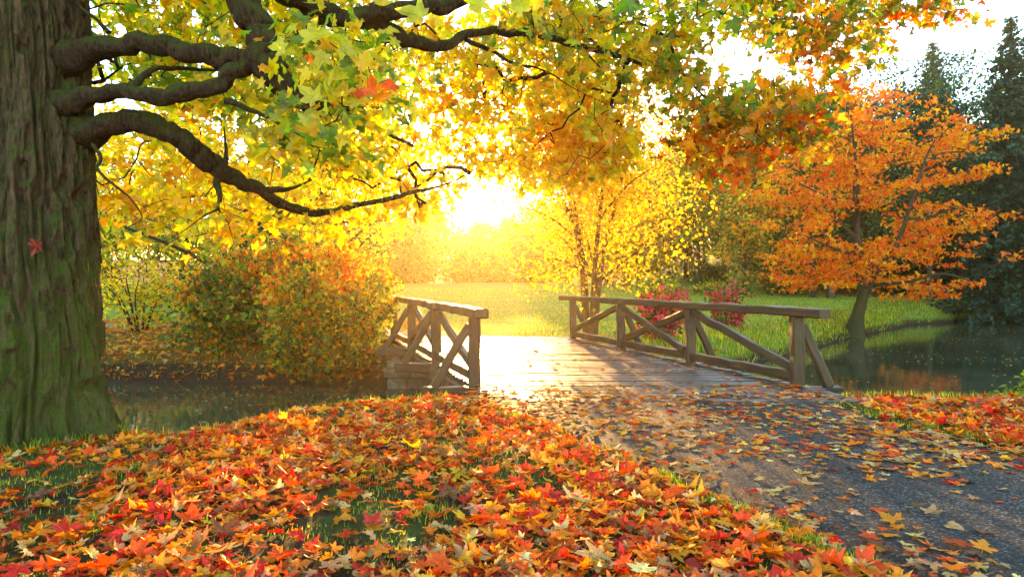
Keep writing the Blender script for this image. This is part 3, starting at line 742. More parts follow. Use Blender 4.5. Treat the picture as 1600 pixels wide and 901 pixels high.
def tree(name, label, x, y, h, rad, spec, cat='tree', crown0=.3, clumps=90, per=30, spread=None, size=.22, trunk=.2, stems=1, bark='bark_far', tm=BIT, mat='leaf_far',
         group=None, lean=0, lump=.4, limbs=5, r_tip=.012, seg=.8, up=.5, shell=.45, depthr=None, sink=.1, flat=0):
    z0 = G1(x, y) - sink
    t = thing(name, label, cat, (x, y, z0), group)
    cz = z0 + h * (crown0 + 1) / 2; rz = h * (1 - crown0) / 2
    T = envelope(clumps, (x + lean * .6, y, cz), (rad, depthr or rad, rz), lump, shell, flat)
    sk = []; parts = []
    for s in range(stems):
        a = 2 * np.pi * s / max(1, stems) + rng.uniform(0, 1); o = 0 if stems == 1 else .5 * trunk * 2
        b = np.array([x + o * np.cos(a), y + o * np.sin(a), z0 - .15])
        sp = (.25 if stems > 1 else .04) * rad
        ctr = [b, b + [lean * .15 + sp * .3 * np.cos(a), sp * .3 * np.sin(a), h * .25], b + [lean * .4 + sp * np.cos(a), sp * np.sin(a), h * .5], b + [lean * .7 + sp * 1.6 * np.cos(a), sp * 1.6 * np.sin(a), h * .78]]
        p = catmull(ctr, 8); r = np.linspace(1, .22, len(p)) * trunk; r[0] *= 1.35; r[1] *= 1.12
        parts.append(tube(p, r, 10, .12, seed=s + x)); sk.append(p[int(len(p) * max(.15, crown0 * .7)):])
        for q in range(limbs):
            i0 = int(len(p) * rng.uniform(max(.25, crown0 * .8), .8)); an = rng.uniform(0, 2 * np.pi) 
            ln = rad * rng.uniform(.5, .8)
            e = p[i0] + np.array([np.cos(an) * ln, np.sin(an) * ln * (depthr or rad) / rad, h * rng.uniform(.08, .22)])
            m = (p[i0] + e) / 2 + [0, 0, h * .02]
            lp = catmull([p[i0], m, e], 6); lr = np.linspace(.5, .15, len(lp)) * trunk * (1 - .5 * i0 / len(p))
            parts.append(tube(lp, lr, 7, .1)); sk.append(lp[2:])
    net, nodes, _ = network(np.vstack(sk), T, r_tip, seg, .15, .42, trunk * .5)
    V, Fs = merge(parts + [net]); mesh_np('trunk', V, Fs, M[bark], t, smooth=True)
    sprd = spread or (rad * .16, rad * .16, rad * .09)
    crown_leaves(T, per, sprd, size, spec, tm, M[mat], t, up)
    return t
def spruce(label, x, y, h, rad, spec=None, group=None, bare=.08, seed=0, name='spruce', dens=1.0):
    z0 = G1(x, y) - .1; spec = spec or dict(spruce=4, bluegreen=2, dkgreen=1)
    t = thing(name, label, 'tree', (x, y, z0), group)
    zz = np.linspace(0, h, 14); p = np.stack([x + 0 * zz, y + 0 * zz, z0 + zz], 1)
    tk = tube(p, np.linspace(.02 * h, .02, 14), 8, .1)
    A, B, C, S, N, Tn = [], [], [], [], [], []
    lv = int(h * 2.6 * dens)
    for a in range(lv):
        f = bare + (1 - bare) * (a / lv); z = z0 + h * f; Lr = rad * (1 - f) ** .85 * rng.uniform(.75, 1.12) + .12
        nb = int(rng.integers(6, 9)); ph = rng.uniform(0, 6.3)
        for b in range(nb):
            an = ph + 2 * np.pi * b / nb + rng.normal(0, .15); l = Lr * rng.uniform(.7, 1.1)
            d = np.array([np.cos(an), np.sin(an), -.25 - .25 * (1 - f)]); base = np.array([x, y, z + rng.normal(0, .12)])
            tip = base + d * l + [0, 0, .1 * l]
            A.append(base); B.append(tip)
            m = max(6, int(l * 15)); s = np.linspace(.12, 1.05, m)
            side = np.cross(d, [0, 0, 1.]); 
            for sg in (-1, 1):
                cc = base + s[:, None] * (tip - base) + side * sg * (.10 + .16 * (1 - s))[:, None] * min(1.3, l) + rng.normal(0, .09, (m, 3)) - np.array([0, 0, .10])
                C.append(cc); S.append(.28 * np.exp(rng.normal(0, .25, m)) * (.6 + .4 * min(1, l))); N.append(rng.normal(0, .5, (m, 3)) + [0, 0, .8] + side * .4 * sg)
    A, B = np.array(A), np.array(B)
    V, Fs = merge([tk, frusta(A, B, np.full(len(A), .035), np.full(len(A), .01), 4)]); mesh_np('trunk', V, Fs, M['bark_far'], t, smooth=True)
    C, S, N = np.concatenate(C), np.concatenate(S), np.concatenate(N)
    leaf_obj('crown', C, S, N, pick(len(C), spec, .22), BIT, M['leaf_far'], t)
    return t

# the orange maple by the pond, tiers hand-shaped from fork upward
ox, oy = 14.75, 29.0
oz = G1(ox, oy) - .1
om = thing('orange_maple', 'blazing orange maple with dark forked trunk leaning at the pond edge', 'tree', (ox, oy, oz))
parts = []; sk = []
def olimb(ctrl, rr_, sides=9, Y=oy):
    p = catmull([np.array(P(a, b, oy)) + [0, c, 0] for a, b, c in ctrl], 8); r = np.interp(np.linspace(0, 1, len(p)), np.linspace(0, 1, len(rr_)), rr_)
    parts.append(tube(p, r, sides, .12, seed=ctrl[0][0])); sk.append(p[3:])
olimb([(1332, 530, 0), (1337, 508, 0), (1341, 490, 0), (1346, 470, 0), (1350, 452, 0)], [.5, .36, .27, .225, .215], 14)
olimb([(1348, 462, 0), (1343, 420, .1), (1344, 390, .2), (1344, 360, .2), (1338, 320, .1), (1336, 270, 0), (1340, 215, .1)], [.165, .155, .14, .125, .1, .075, .035])
olimb([(1352, 458, 0), (1363, 430, -.4), (1375, 400, -.8), (1388, 365, -1.0), (1400, 315, -1.2), (1420, 255, -1.2), (1435, 225, -1.2)], [.15, .12, .1, .085, .07, .05, .025])
olimb([(1344, 372, .2), (1325, 350, .5), (1305, 315, .8), (1285, 280, 1.0), (1262, 250, 1.2)], [.12, .1, .08, .06, .03])
olimb([(1342, 350, .2), (1330, 320, -.6), (1318, 285, -1.2), (1305, 240, -1.6), (1296, 190, -1.8)], [.1, .08, .06, .05, .03])
olimb([(1344, 345, .2), (1352, 310, .9), (1362, 270, 1.3), (1375, 220, 1.6), (1380, 170, 1.8)], [.1, .08, .06, .05, .03])
olimb([(1346, 400, .1), (1310, 395, -.8), (1270, 388, -1.5), (1235, 375, -1.8)], [.08, .06, .05, .03])
olimb([(1358, 445, -.2), (1395, 440, -1.2), (1430, 428, -1.8), (1465, 440, -2.2)], [.09, .06, .05, .03])
olimb([(1395, 345, -1.1), (1430, 345, -.8), (1470, 330, -.6), (1520, 340, -.4)], [.07, .055, .04, .025])
olimb([(1418, 260, -1.2), (1455, 245, -.8), (1500, 240, -.4), (1535, 235, -.2)], [.05, .04, .03, .02])
olimb([(1338, 330, .1), (1295, 325, -1.5), (1250, 315, -2.2), (1210, 300, -2.5)], [.07, .055, .04, .025])
om_parts = parts
OM = dict(blaze=5, flame=1.8, redor=2.0)
TI = [  # tiers (px, py, half width px, half height px, count, amber share)
 (1255, 435, 75, 22, 24), (1330, 428, 65, 26, 22), (1425, 448, 55, 18, 14), (1290, 398, 95, 18, 26), (1240, 340, 55, 36, 24), (1225, 292, 52, 30, 22), (1290, 318, 60, 24, 20), (1262, 385, 50, 18, 12),
 (1370, 395, 50, 22, 14), (1440, 372, 60, 24, 22), (1500, 350, 55, 14, 16), (1492, 410, 26, 22, 8), (1440, 335, 60, 16, 14), (1395, 295, 55, 26, 20), (1335, 285, 50, 24, 18), (1290, 258, 55, 26, 20), (1230, 245, 40, 20, 12),
 (1345, 238, 45, 24, 16), (1410, 240, 45, 20, 14), (1385, 195, 45, 24, 15), (1320, 205, 45, 26, 15), (1275, 210, 40, 22, 10), (1350, 165, 36, 18, 8), (1460, 205, 40, 22, 10), (1500, 235, 50, 16, 14), (1515, 200, 28, 20, 7), (1475, 275, 50, 14, 10), (1520, 275, 30, 12, 6), (1400, 150, 22, 12, 4), (1465, 455, 22, 10, 5), (1300, 160, 20, 14, 4)]
T = []
for (px, py, hw, hh, n) in TI:
    for q in range(int(n * 1.08)):
        a = rng.uniform(0, 2 * np.pi); s = rng.uniform(0, 1) ** .55
        T.append(P(px + hw * s * np.cos(a), py + hh * s * np.sin(a), oy) + [0, rng.normal(0, 1.4), 0])
T = np.array(T)
net, nodes, _ = network(np.vstack(sk), T, .009, .5, .14, .42, .06)
V, Fs = merge(om_parts + [net]); mesh_np('trunk', V, Fs, M['bark_far'], om, smooth=True)
crown_leaves(T, 26, (.30, .30, .085), .20, OM, LO, M['leaf'], om, .9, clumpvar=.12)

# golden multi-stemmed tree behind the right railing
tree('golden_birch', 'tall golden multi-stemmed tree glowing behind the right railing of the bridge', 2.25, 19.6, 9.4, 3.0, dict(gold=4, amber=3.4, yellow=1.6, lime=1), crown0=.10, clumps=460, per=46, spread=(.40, .40, .3), size=.102,
     trunk=.10, stems=4, bark='bark_birch', tm=LO, mat='leaf', lump=.35, limbs=5, r_tip=.006, seg=.5, shell=.6, lean=.3)
# golden maple behind the left shrubs
tree('golden_maple', 'golden yellow maple spreading low over the shrubs between big trunk and bridge', -8.6, 21.5, 7.6, 5.2, dict(gold=4, amber=3, yellow=3.5, lime=2.2, orange=.5), crown0=.36, clumps=230, per=22, spread=(.6, .6, .22), size=.23, trunk=.2, tm=LO, mat='leaf',
     lump=.3, limbs=7, r_tip=.01, up=.8)
tree('yellow_maple', 'yellow green maple seen against the bright sky beyond the lower maple limb', -7.6, 30, 9.2, 4.0, dict(gold=3, yellow=3, lime=3.4, green=.8), crown0=.3, clumps=170, per=20, spread=(.6, .6, .25), size=.24, trunk=.18, tm=LO, mat='leaf', r_tip=.01, up=.7)

# shrubs
def shrub(name, label, x, y, h, rx_, ry_, spec, clumps, per, size, spread, stems=8, tm=LO, mat='leaf', z0=None, lump=.38, shell=.36, group=None, over=0, cat='shrub', up=.4, r_tip=.006, flat=.97, bark='twig', top=None):
    z0 = G1(x, y) - .05 if z0 is None else z0
    t = thing(name, label, cat, (x, y, z0), group); b = np.array([x, y + over, z0]); sk = []; parts = []
    for s in range(stems):
        a = 2 * np.pi * s / stems + rng.uniform(0, .5); e = b + [rx_ * .55 * np.cos(a), ry_ * .55 * np.sin(a), h * rng.uniform(.45, .7)]
        bb = b + [.12 * np.cos(a), .12 * np.sin(a), -.1]
        p = catmull([bb, (bb + e) / 2 + rng.normal(0, .08, 3) + [0, 0, .1 * h], e], 6); parts.append(tube(p, np.linspace(.03, .012, len(p)) * (h / 2) ** .5, 6, .1)); sk.append(p)
    T = envelope(clumps, (x, y, z0 + h * .5), (rx_, ry_, h * .52), lump, shell, flat)
    T = T[T[:, 2] > np.maximum(gz(T[:, 0], T[:, 1]), WATER) + .04]
    net, nodes, _ = network(np.vstack(sk), T, r_tip, .35, .18, .4, .04)
    V, Fs = merge(parts + [net]); mesh_np('stem', V, Fs, M[bark], t, smooth=True)
    crown_leaves(T, per, spread, size, spec, tm, M[mat], t, up, name='foliage', clumpvar=.25, mixdom=5, top=top)
    return t
shrub('round_shrub', 'big round shrub of small green and rust leaves overhanging the water by the bridge', -4.35, 16.1, 3.15, 1.5, 1.25, dict(green=4.2, lime=1.6, amber=.7, orange=.6, olive=1.6, dkgreen=3.4, redor=.3), 620, 17, .12, (.15, .15, .10), z0=-.85, over=.9, lump=.2, shell=.26, top=dict(orange=3, redor=2.2, amber=2.4, gold=1.2, lime=1, green=.6))
shrub('spreading_shrub', 'wide dark green shrub with orange tinged leaf tips left of the round shrub', -6.9, 17.3, 2.5, 1.85, 1.2, dict(dkgreen=4.5, green=3.0, orange=.4, amber=.3, olive=1.0), 420, 19, .14, (.2, .2, .11), z0=-.35, top=dict(orange=2.4, amber=2, green=2.5, dkgreen=1.5, redor=1))
shrub('reddening_shrub', 'tall shrub with reddish orange top leaves behind the round and the spreading shrub', -5.9, 19.0, 2.9, 1.9, 1.0, dict(green=2, orange=2.4, redor=1.4, amber=1.6, dkgreen=2, olive=1.5), 320, 16, .16, (.2, .2, .11), z0=-.2)
shrub('open_shrub', 'thin open shrub with crooked bare stems and pale yellow leaves beside the trunk', -10.6, 19.5, 2.5, 1.9, 1.1, dict(lime=3, yellow=2.2, olive=1.5, gold=1), 190, 10, .12, (.22, .22, .1), stems=9, shell=.5, r_tip=.008, lump=.5)
shrub('pale_shrub', 'pale yellow green thicket in the gap between open shrub and golden maple', -8.9, 23, 2.7, 2.2, 1.2, dict(lime=3, yellow=1.5, olive=1.5, green=1.5), 220, 13, .16, (.26, .26, .14), stems=8, shell=.45, lump=.4)
shrub('crimson_bush', 'crimson leaved bush standing just outside the right railing', 4.2, 19.2, 1.4, .66, .6, dict(crimson=4, red=1.2, dkgreen=2.6, olive=.8), 150, 15, .11, (.12, .12, .08), z0=-.25, mat='leaf_far')
shrub('pink_bush', 'smaller pinkish red bush farther along behind the right railing', 7.45, 23.8, 1.6, .68, .6, dict(crimson=4, red=1.5, green=1.6, dkgreen=1.6), 110, 14, .12, (.12, .12, .08), z0=-.3, mat='leaf_far')
shrub('lime_bush', 'low bright lime bush on the lawn right of the golden tree', 9.9, 46, 1.1, 1.6, .9, dict(lime=3, green=2), 70, 18, .22, (.3, .3, .16), mat='leaf_far', tm=BIT)
shrub('lime_shrub', 'second low lime green shrub on the lawn before the russet slope', 14.2, 48, .9, 1.7, .9, dict(lime=2.5, green=2.5, yellow=.6), 70, 18, .22, (.3, .3, .14), mat='leaf_far', tm=BIT)
shrub('clipped_bush', 'dark green rounded bush on the russet slope under tall trees', 16.6, 57, 2.0, 1.5, 1.3, dict(dkgreen=4, green=2), 120, 24, .2, (.26, .26, .2), mat='leaf_far', tm=BIT)
shrub('bank_sprig', 'small fresh green sprig at the right edge of the near bank', 6.62, 8.75, .34, .28, .2, dict(lime=3, green=3), 18, 9, .07, (.07, .07, .05), stems=5, z0=-.1, tm=OVAL)

# post on the lawn behind the orange maple
ps = thing('lawn_post', 'short dark wooden post standing on the lawn behind the orange maple', 'post', (20.3, 43.5, G1(20.3, 43.5)))
z_ = G1(20.3, 43.5); beam('shaft', (20.3, 43.5, z_ - .2), (20.3, 43.5, z_ + 1.0), .42, .42, M['rail'], ps, up=(0, 1, 0)); beam('cap', (20.06, 43.5, z_ + 1.05), (20.54, 43.5, z_ + 1.05), .5, .1, M['rail'], ps)

# woodland on the right
spruce('tall blue green spruce with pointed top at the right edge behind the pond', 29.2, 40, 19.0, 4.6)
spruce('second pointed spruce just right of the tallest one at the frame edge', 34.5, 44, 17.5, 4.4, seed=1)
spruce('dark spruce low and dense between the tall spruce and the pond', 33.0, 52, 15, 4.8, seed=2)
spruce('tall dark conifer rising behind the airy pine', 30.8, 50, 18.6, 4.2, seed=4)
spruce('tallest conifer cut by the right frame edge', 36.6, 47, 19.2, 4.6, seed=5)
spruce('broad conifer between the thin bluish tree and the airy pine', 27.2, 56, 17.6, 4.4, seed=6)
for (x, y, h, r) in [(14.2, 70, 13.6, 3.8), (18.6, 73, 14.6, 4.2), (23.4, 71, 14.8, 4.2), (10.2, 74, 12.6, 3.8)]:
    tree('misty_tree', 'tall misty green tree beyond the lawn right of the golden tree', x, y, h, r, dict(green=4, dkgreen=2.5, olive=1.5), crown0=.1, clumps=300, per=34, spread=(.55, .55, .4), size=.34, trunk=.24, group='misty green trees beyond the lawn')
tree('pine_tree', 'airy pine with bluish open crown left of the tall spruce', 25.4, 41.5, 15.8, 3.2, dict(bluegreen=4, spruce=3, green=1.5), crown0=.36, clumps=230, per=85, spread=(.55, .55, .2), size=.17, trunk=.2, lump=.4, limbs=8, up=.8, shell=.6)
tree('thin_tree', 'half bare bluish tree behind the top of the orange maple', 22.6, 48, 16.5, 4.6, dict(bluegreen=3, green=2, olive=1.2), crown0=.3, clumps=240, per=30, spread=(.6, .6, .35), size=.17, trunk=.2, lump=.4, limbs=9, r_tip=.014, shell=.6)
tree('bare_topped_tree', 'green tree with bare twiggy top rising left of the orange maple', 20.2, 46, 14.0, 3.6, dict(green=3, dkgreen=2, olive=2, lime=.7), crown0=.25, clumps=150, per=22, spread=(.5, .5, .3), size=.22, trunk=.2, r_tip=.013, limbs=8)
tree('dark_oak', 'broad dark green tree filling the gap behind the orange maple', 23.5, 45, 10.5, 5.0, dict(dkgreen=4, green=2.4, spruce=2, olive=.8), crown0=.2, clumps=260, per=60, spread=(.6, .6, .34), size=.17, trunk=.3)
tree('twin_trunk_oak', 'dark tree with stout trunk at the far corner of the pond', 30.6, 45.3, 11.5, 5.2, dict(dkgreen=3.5, green=2, olive=1.6, brown=1), crown0=.26, clumps=220, per=60, spread=(.6, .6, .34), size=.165, trunk=.46, stems=2, lump=.45)
tree('shore_tree', 'dark brownish tree hanging over the pond at the right frame edge', 36.5, 47.5, 10.0, 4.6, dict(dkgreen=3, green=2, olive=1.6, brown=1.6), crown0=.12, clumps=220, per=60, spread=(.6, .6, .34), size=.165, trunk=.3)
tree('olive_tree', 'olive gold tree just left of the orange maple on the slope', 15.8, 46.5, 8.6, 2.3, dict(olive=3, gold=2.2, amber=1, green=1.6), crown0=.14, clumps=170, per=26, spread=(.36, .36, .24), size=.22, trunk=.16)
tree('dark_hazel', 'low dark green tree at the lawn edge under the olive gold tree', 18.6, 47.5, 4.6, 2.4, dict(dkgreen=3, green=3, olive=1), crown0=.05, clumps=130, per=26, spread=(.36, .36, .24), size=.22, trunk=.12)
tree('green_ash', 'hazy green tree with bare lower trunk between golden tree and slope', 13.6, 50, 11.6, 3.4, dict(green=3, olive=2.4, lime=1.6), crown0=.30, clumps=200, per=26, spread=(.5, .5, .3), size=.27, trunk=.2)
tree('tall_ash', 'second hazy green tree standing deeper behind the bare trunk', 19.2, 62, 15.0, 4.2, dict(green=3, dkgreen=2, olive=2), crown0=.2, clumps=300, per=30, spread=(.6, .6, .4), size=.33, trunk=.22)
tree('fading_lime', 'hazy olive tree half hidden behind the golden multi-stemmed tree', 10.4, 56, 11.5, 4.0, dict(olive=3, gold=2, lime=2), crown0=.1, clumps=300, per=30, spread=(.6, .6, .4), size=.33, trunk=.2)
for (x, y, h, r) in [(20.5, 49.5, 3.4, 2.2), (23.6, 50.5, 3.8, 2.4), (26.8, 49, 3.2, 2.3), (29.6, 51, 3.8, 2.4), (32.6, 50.5, 3.0, 2.2), (38, 52, 3.5, 2.6)]:
    shrub('understory_shrub', 'dark green understory shrub in the shade behind the pond', x, y, h, r, 1.4, dict(dkgreen=4, green=2, olive=1), 130, 24, .28, (.34, .34, .24), mat='leaf_far', tm=BIT, group='understory shrubs behind the pond')
WL = [(26, 60, 14, 4.5), (33, 64, 16, 5), (42, 60, 15, 5), (50, 66, 16, 5.5), (45, 52, 12, 4.8), (56, 57, 13, 5), (24, 74, 16, 5), (13, 76, 10, 5), (64, 63, 14, 5.5), (21.5, 57, 12.5, 4.0), (22, 84, 17, 5.5), (31, 56, 13, 4.5), (37, 78, 17, 6), (17, 92, 11, 5.5), (27, 96, 16, 6)]
for (x, y, h, r) in WL:
    tree('woodland_tree', 'dark green woodland tree in the shade behind the pond and the orange maple', x, y, h, r, dict(dkgreen=3, green=2.5, olive=1.5, spruce=1.5), crown0=.08, clumps=200, per=28, spread=(.75, .75, .5), size=.42, trunk=.24, group='woodland trees behind the pond')
for (x, y, h, r) in [(41, 36, 9, 4), (48, 42, 11, 4.5)]:
    tree('waterside_tree', 'dark tree beside the pond beyond the right frame edge', x, y, h, r, dict(dkgreen=3, green=2.5, olive=1.5), crown0=.1, clumps=110, per=24, spread=(.6, .6, .4), size=.34, trunk=.24, group='waterside trees')

# hazy trees at the far end of the meadow
xs = [-44, -36.5, -29.5, -23, -17.2, -12.0, -6.0, -1.2, 3.8, 8.6]
for k_, x in enumerate(xs):
    y = 108 + 6 * math.sin(k_ * 2.1) - (12 if -20 < x < -11 else 0); h = [16, 14, 13.5, 13, 9.0, 11.8, 9.2, 10.8, 12.4, 12.5][k_]
    tree('meadow_tree', 'hazy tree in the row at the far end of the sunlit meadow', x, y, h, 4.3, dict(olive=3, green=3, dkgreen=1.5, amber=.4), crown0=-.12, clumps=230, per=30, spread=(.8, .8, .55), size=.55, trunk=.22, group='hazy trees at the end of the meadow')
for k_, (x, y, h, r) in enumerate([(-21, 44, 11.5, 4.8), (-27, 41, 12, 5), (-16, 52, 10.5, 4), (-35, 46, 13, 5.5), (-30, 62, 14, 6), (-42, 40, 13, 5.5), (-22, 70, 12, 5), (-38, 60, 12, 5.5), (-50, 82, 13, 6), (-33, 52, 9, 4.5), (-45, 70, 12, 6), (-61, 100, 14, 7), (-50, 100, 14, 6), (-26, 54, 8, 4.2), (-24, 38, 6, 3.6)]):
    tree('backlit_tree', 'yellow green tree half lost in light behind the golden maple', x, y, h, r, dict(lime=3, gold=2, green=2, yellow=1.5), crown0=.12, clumps=120, per=22, spread=(.7, .7, .4), size=.34, trunk=.22, group='backlit trees behind the golden maple')
shrub('meadow_bush', 'pale rounded bush in haze at the meadow edge right of the round shrub', -15.6, 74, 4.6, 3.0, 2.5, dict(green=2, olive=2, lime=2), 120, 22, .4, (.5, .5, .4), mat='leaf_far', tm=BIT)

# ------------------------------------------------------------------ fallen leaves
LIT = [('red', 'redor', 'orange', 'amber', 'tan', 'pale', 'yellow', 'brown', 'gold')]
SPEC_BANK = dict(redor=5.6, orange=4.8, amber=2.4, tan=1.7, pale=.9, red=2.6, brown=1.8, gold=.9, yellow=.3)
SPEC_PATH = dict(tan=3.6, amber=2, orange=2.8, pale=2.0, redor=2.2, brown=1.6, red=.8)
def zone_of(x, y):
    """0 nothing, 1 left bank, 2 path, 3 right strip, 4 deck"""
    L_, R_ = pathL(y), pathR(y); N = nearN(x)
    z = np.where(x < L_, 1, np.where(x > R_, 3, 2))
    ondeck = (y > 8.2) & (y < 17.4) & (x > np.interp(y, [9.4, 17.2], [-.51, -2.97]) - .05) & (x < np.interp(y, [9.4, 17.2], [3.93, 1.53]) + .05)
    z = np.where(ondeck, 4, z)
    z = np.where((~ondeck) & (y > N + .02), 0, z)
    z = np.where((x - TX) ** 2 + (y - TY) ** 2 < .70 ** 2, 0, z)
    return z
n = 145000
x = rng.uniform(-7.5, 9, n); y = rng.uniform(1.2, 9.4, n)
zn = zone_of(x, y)
patch = fbm(x * 1.15 + 5, y * 1.15 + 2, 3); edge = np.abs(x - pathL(y))
bare = np.exp(-(((x + 1.1) / .55) ** 2 + ((y - 3.65) / .22) ** 2))
left_grass = sstep(-1.7, -2.9, x + .25 * (y - 4)) * sstep(6.6, 5.6, y)
pr = np.zeros(n)
pr = np.where(zn == 1, np.clip(.26 + 2.1 * (patch - .34), .16, .85) * (1 - .75 * left_grass) * (1 - .8 * bare), pr)
pr = np.where((zn == 1) & (edge < .2) & (y < 6.5), pr * .3, pr)
pr = np.where(zn == 2, np.clip(.13 + .7 * (patch - .45), .04, .40) + .12 * sstep(.6, 0, x - pathL(y)) + .10 * sstep(.5, 0, pathR(y) - x) + .10 * sstep(6, 8, y) * sstep(2.2, .2, x), pr)
pr = np.where(zn == 3, np.clip(.25 + 1.8 * (patch - .36), .12, .75) * np.where(np.abs(x - pathR(y)) < .25, .4, 1), pr)
pr = np.where(zn == 4, .09 + .15 * sstep(9.2, 8.3, y) + .12 * sstep(1.2, 0, np.interp(y, [9.4, 17.2], [3.93, 1.53]) - x), pr)
keep = rng.random(n) < pr * .62
x, y, zn = x[keep], y[keep], zn[keep]
xd = rng.uniform(-3, 4, 2600); yd = rng.uniform(9.2, 17.3, 2600); zd = zone_of(xd, yd)
kd = (zd == 4) & (rng.random(2600) < .12 + .55 * sstep(.9, 0, np.interp(yd, [9.4, 17.2], [3.93, 1.53]) - xd) + .05 * (fbm(xd, yd) > .55))
x = np.concatenate([x, xd[kd]]); y = np.concatenate([y, yd[kd]]); zn = np.concatenate([zn, zd[kd]])
n = len(x)
z = gz(x, y); z = np.where(zn == 2, .024, z); z = np.where(zn == 4, .036, z)
z = z + np.where((zn == 1) | (zn == 3), rng.uniform(.008, .05, n), rng.uniform(.006, .016, n))
S = np.clip(.070 * np.exp(rng.normal(0, .32, n)), .03, .15); S = np.where(zn == 2, S * .92, S)
tilt = np.where((zn == 1) | (zn == 3), .34, .12)
N = np.stack([rng.normal(0, 1, n) * tilt, rng.normal(0, 1, n) * tilt, np.ones(n)], 1)
cols = np.where(((zn == 2) | (zn == 4))[:, None], pick(n, SPEC_PATH, .2), pick(n, SPEC_BANK, .2))
warm = sstep(-1.4, -3.2, x - .2 * (y - 4))[:, None]
C = np.stack([x, y, z], 1)
spin = rng.uniform(0, 2 * np.pi, n)
zsc = np.where((zn == 2) | (zn == 4), rng.uniform(.05, .55, n), rng.uniform(.22, .85, n))
# the 300 that show largest become leaves of their own
dist = np.linalg.norm(C - [0, 0, H], axis=1)
px = 800 + F * x / y; py = HY + F * (H - z) / y
vis = (px > 5) & (px < 1595) & (py > 400) & (py < 897) & (y > 2)
score = np.where(vis, S / dist * (.75 + .25 * (z - gz(x, y) > .025)), 0)
big = np.argsort(-score)[:300]
rest = np.ones(n, bool); rest[big] = False
C[big, 2] += .012
near_m = rest & (y < 7.2); far_m = rest & (y >= 7.2)
V1, F1, K1 = leaf_arrays(C[near_m], S[near_m], N[near_m], cols[near_m], HI, spin[near_m], zsc[near_m])
V2, F2, K2 = leaf_arrays(C[far_m], S[far_m], N[far_m], cols[far_m], MID, spin[far_m], zsc[far_m])
# far bank and lawn
m = 12000
xf = np.concatenate([rng.uniform(-16, -2.5, m), rng.uniform(1.5, 24, m // 2), rng.normal(14.6, 2.6, 900)]); yf = np.concatenate([rng.uniform(16, 27, m), rng.uniform(17.5, 34, m // 2), rng.normal(29.2, 2.2, 900)])
pk = np.concatenate([np.clip(fbm(xf[:m] * .8, yf[:m] * .8) * 2 - .45, .1, 1), np.full(m // 2, .16), np.ones(900)])
ok = (rng.random(len(xf)) < pk) & (yf > farF(xf) + .05 + .35 * (xf > 2)); xf, yf = xf[ok], yf[ok]
xe = rng.uniform(-16, 1, 1800); ye = farF(xe) + rng.uniform(-.5, .9, 1800); ok = gz(xe, ye) > WATER + .05; xf = np.concatenate([xf, xe[ok]]); yf = np.concatenate([yf, ye[ok]])
zf = gz(xf, yf) + rng.uniform(.01, .06, len(xf)); nf = len(xf)
V3, F3, K3 = leaf_arrays(np.stack([xf, yf, zf], 1), .15 * np.exp(rng.normal(0, .2, nf)), rnorm(nf, 1.6), pick(nf, dict(amber=3, tan=3, orange=3, gold=2, redor=1.2, brown=2)), LO)
V = np.concatenate([V1, V2, V3]); Fa = np.concatenate([F1, F2 + len(V1), F3 + len(V1) + len(V2)])
tag(mesh_np('leaf_litter', V, Fa, M['litter'], cols=np.concatenate([K1, K2, K3])), 'carpet of fallen maple leaves over the bank, the path, the deck and the lawn', None, None, 'stuff')

# a red leaf caught on the bark
tp = P(57, 385, 5.70)
lf = bpy.data.objects.new('clinging_leaf', bpy.data.meshes.new('clinging_leaf')); lf.data.from_pydata((HI[1][0] * .13).tolist(), [], HI[1][1].tolist()); lf.data.materials.append(M['fallen']); lf.color = (.22, .025, .015, 1)
link(lf, None, Matrix.Translation(Vector(tp)) @ Matrix.Rotation(R(200), 4, 'Y') @ Matrix.Rotation(R(75), 4, 'X'))
tag(lf, 'single red leaf caught on the bark of the big trunk', 'leaf')
LEAF_ME = []
for tv, tf in HI:
    me = bpy.data.meshes.new('fallen_leaf'); me.from_pydata(tv.tolist(), [], tf.tolist()); me.materials.append(M['fallen']); me.update(); LEAF_ME.append(me)
NAMES = [('bright red', (.55, .035, .02)), ('red orange', (.80, .095, .008)), ('orange', (.88, .235, .008)), ('amber', (.84, .31, .012)), ('tan', (.60, .36, .13)), ('pale straw', (.74, .47, .17)), ('brown', (.24, .10, .035)), ('golden', (.72, .40, .03)), ('yellow', (.78, .55, .06))]
POSE = ['flat', 'cupped', 'arched', 'curled', 'hollow', 'folded', 'rolled', 'wavy', 'creased', 'crumpled']
def hue(c):
    v = np.array(c) / max(c); l = np.array([max(c)])
    return min(NAMES, key=lambda q: float(np.sum((np.array(q[1]) / max(q[1]) - v) ** 2)) + .5 * abs(max(q[1]) - max(c)))[0]
def place(x, y, zn, px, py):
    if zn == 2: s = 'asphalt path'
    elif zn == 4: s = 'bridge deck'
    elif zn == 3: s = 'right verge'
    elif np.hypot(x - TX, y - TY) < 1.3: s = 'moss'
    elif pathL(y) - x < .3: s = 'path edge'
    else: s = 'bank'
    return s
Rm = frames(N[big], spin[big])
BX, BYY = px[big], py[big]
cw = [hue(c) for c in cols[big]]
tsel = rng.integers(0, 10, 300)
def third(px, py):
    a = 'far left' if px < 260 else 'left' if px < 560 else 'middle' if px < 880 else 'right' if px < 1240 else 'far right'
    b = 'lowest rows' if py > 850 else 'low' if py > 790 else 'higher up' if py > 720 else 'well back'
    return a, b
BW = {'lowest rows': 'at the bottom of the photo', 'low': 'close to the bottom of the photo', 'higher up': 'in the middle foreground', 'well back': 'towards the water'}
labels = []
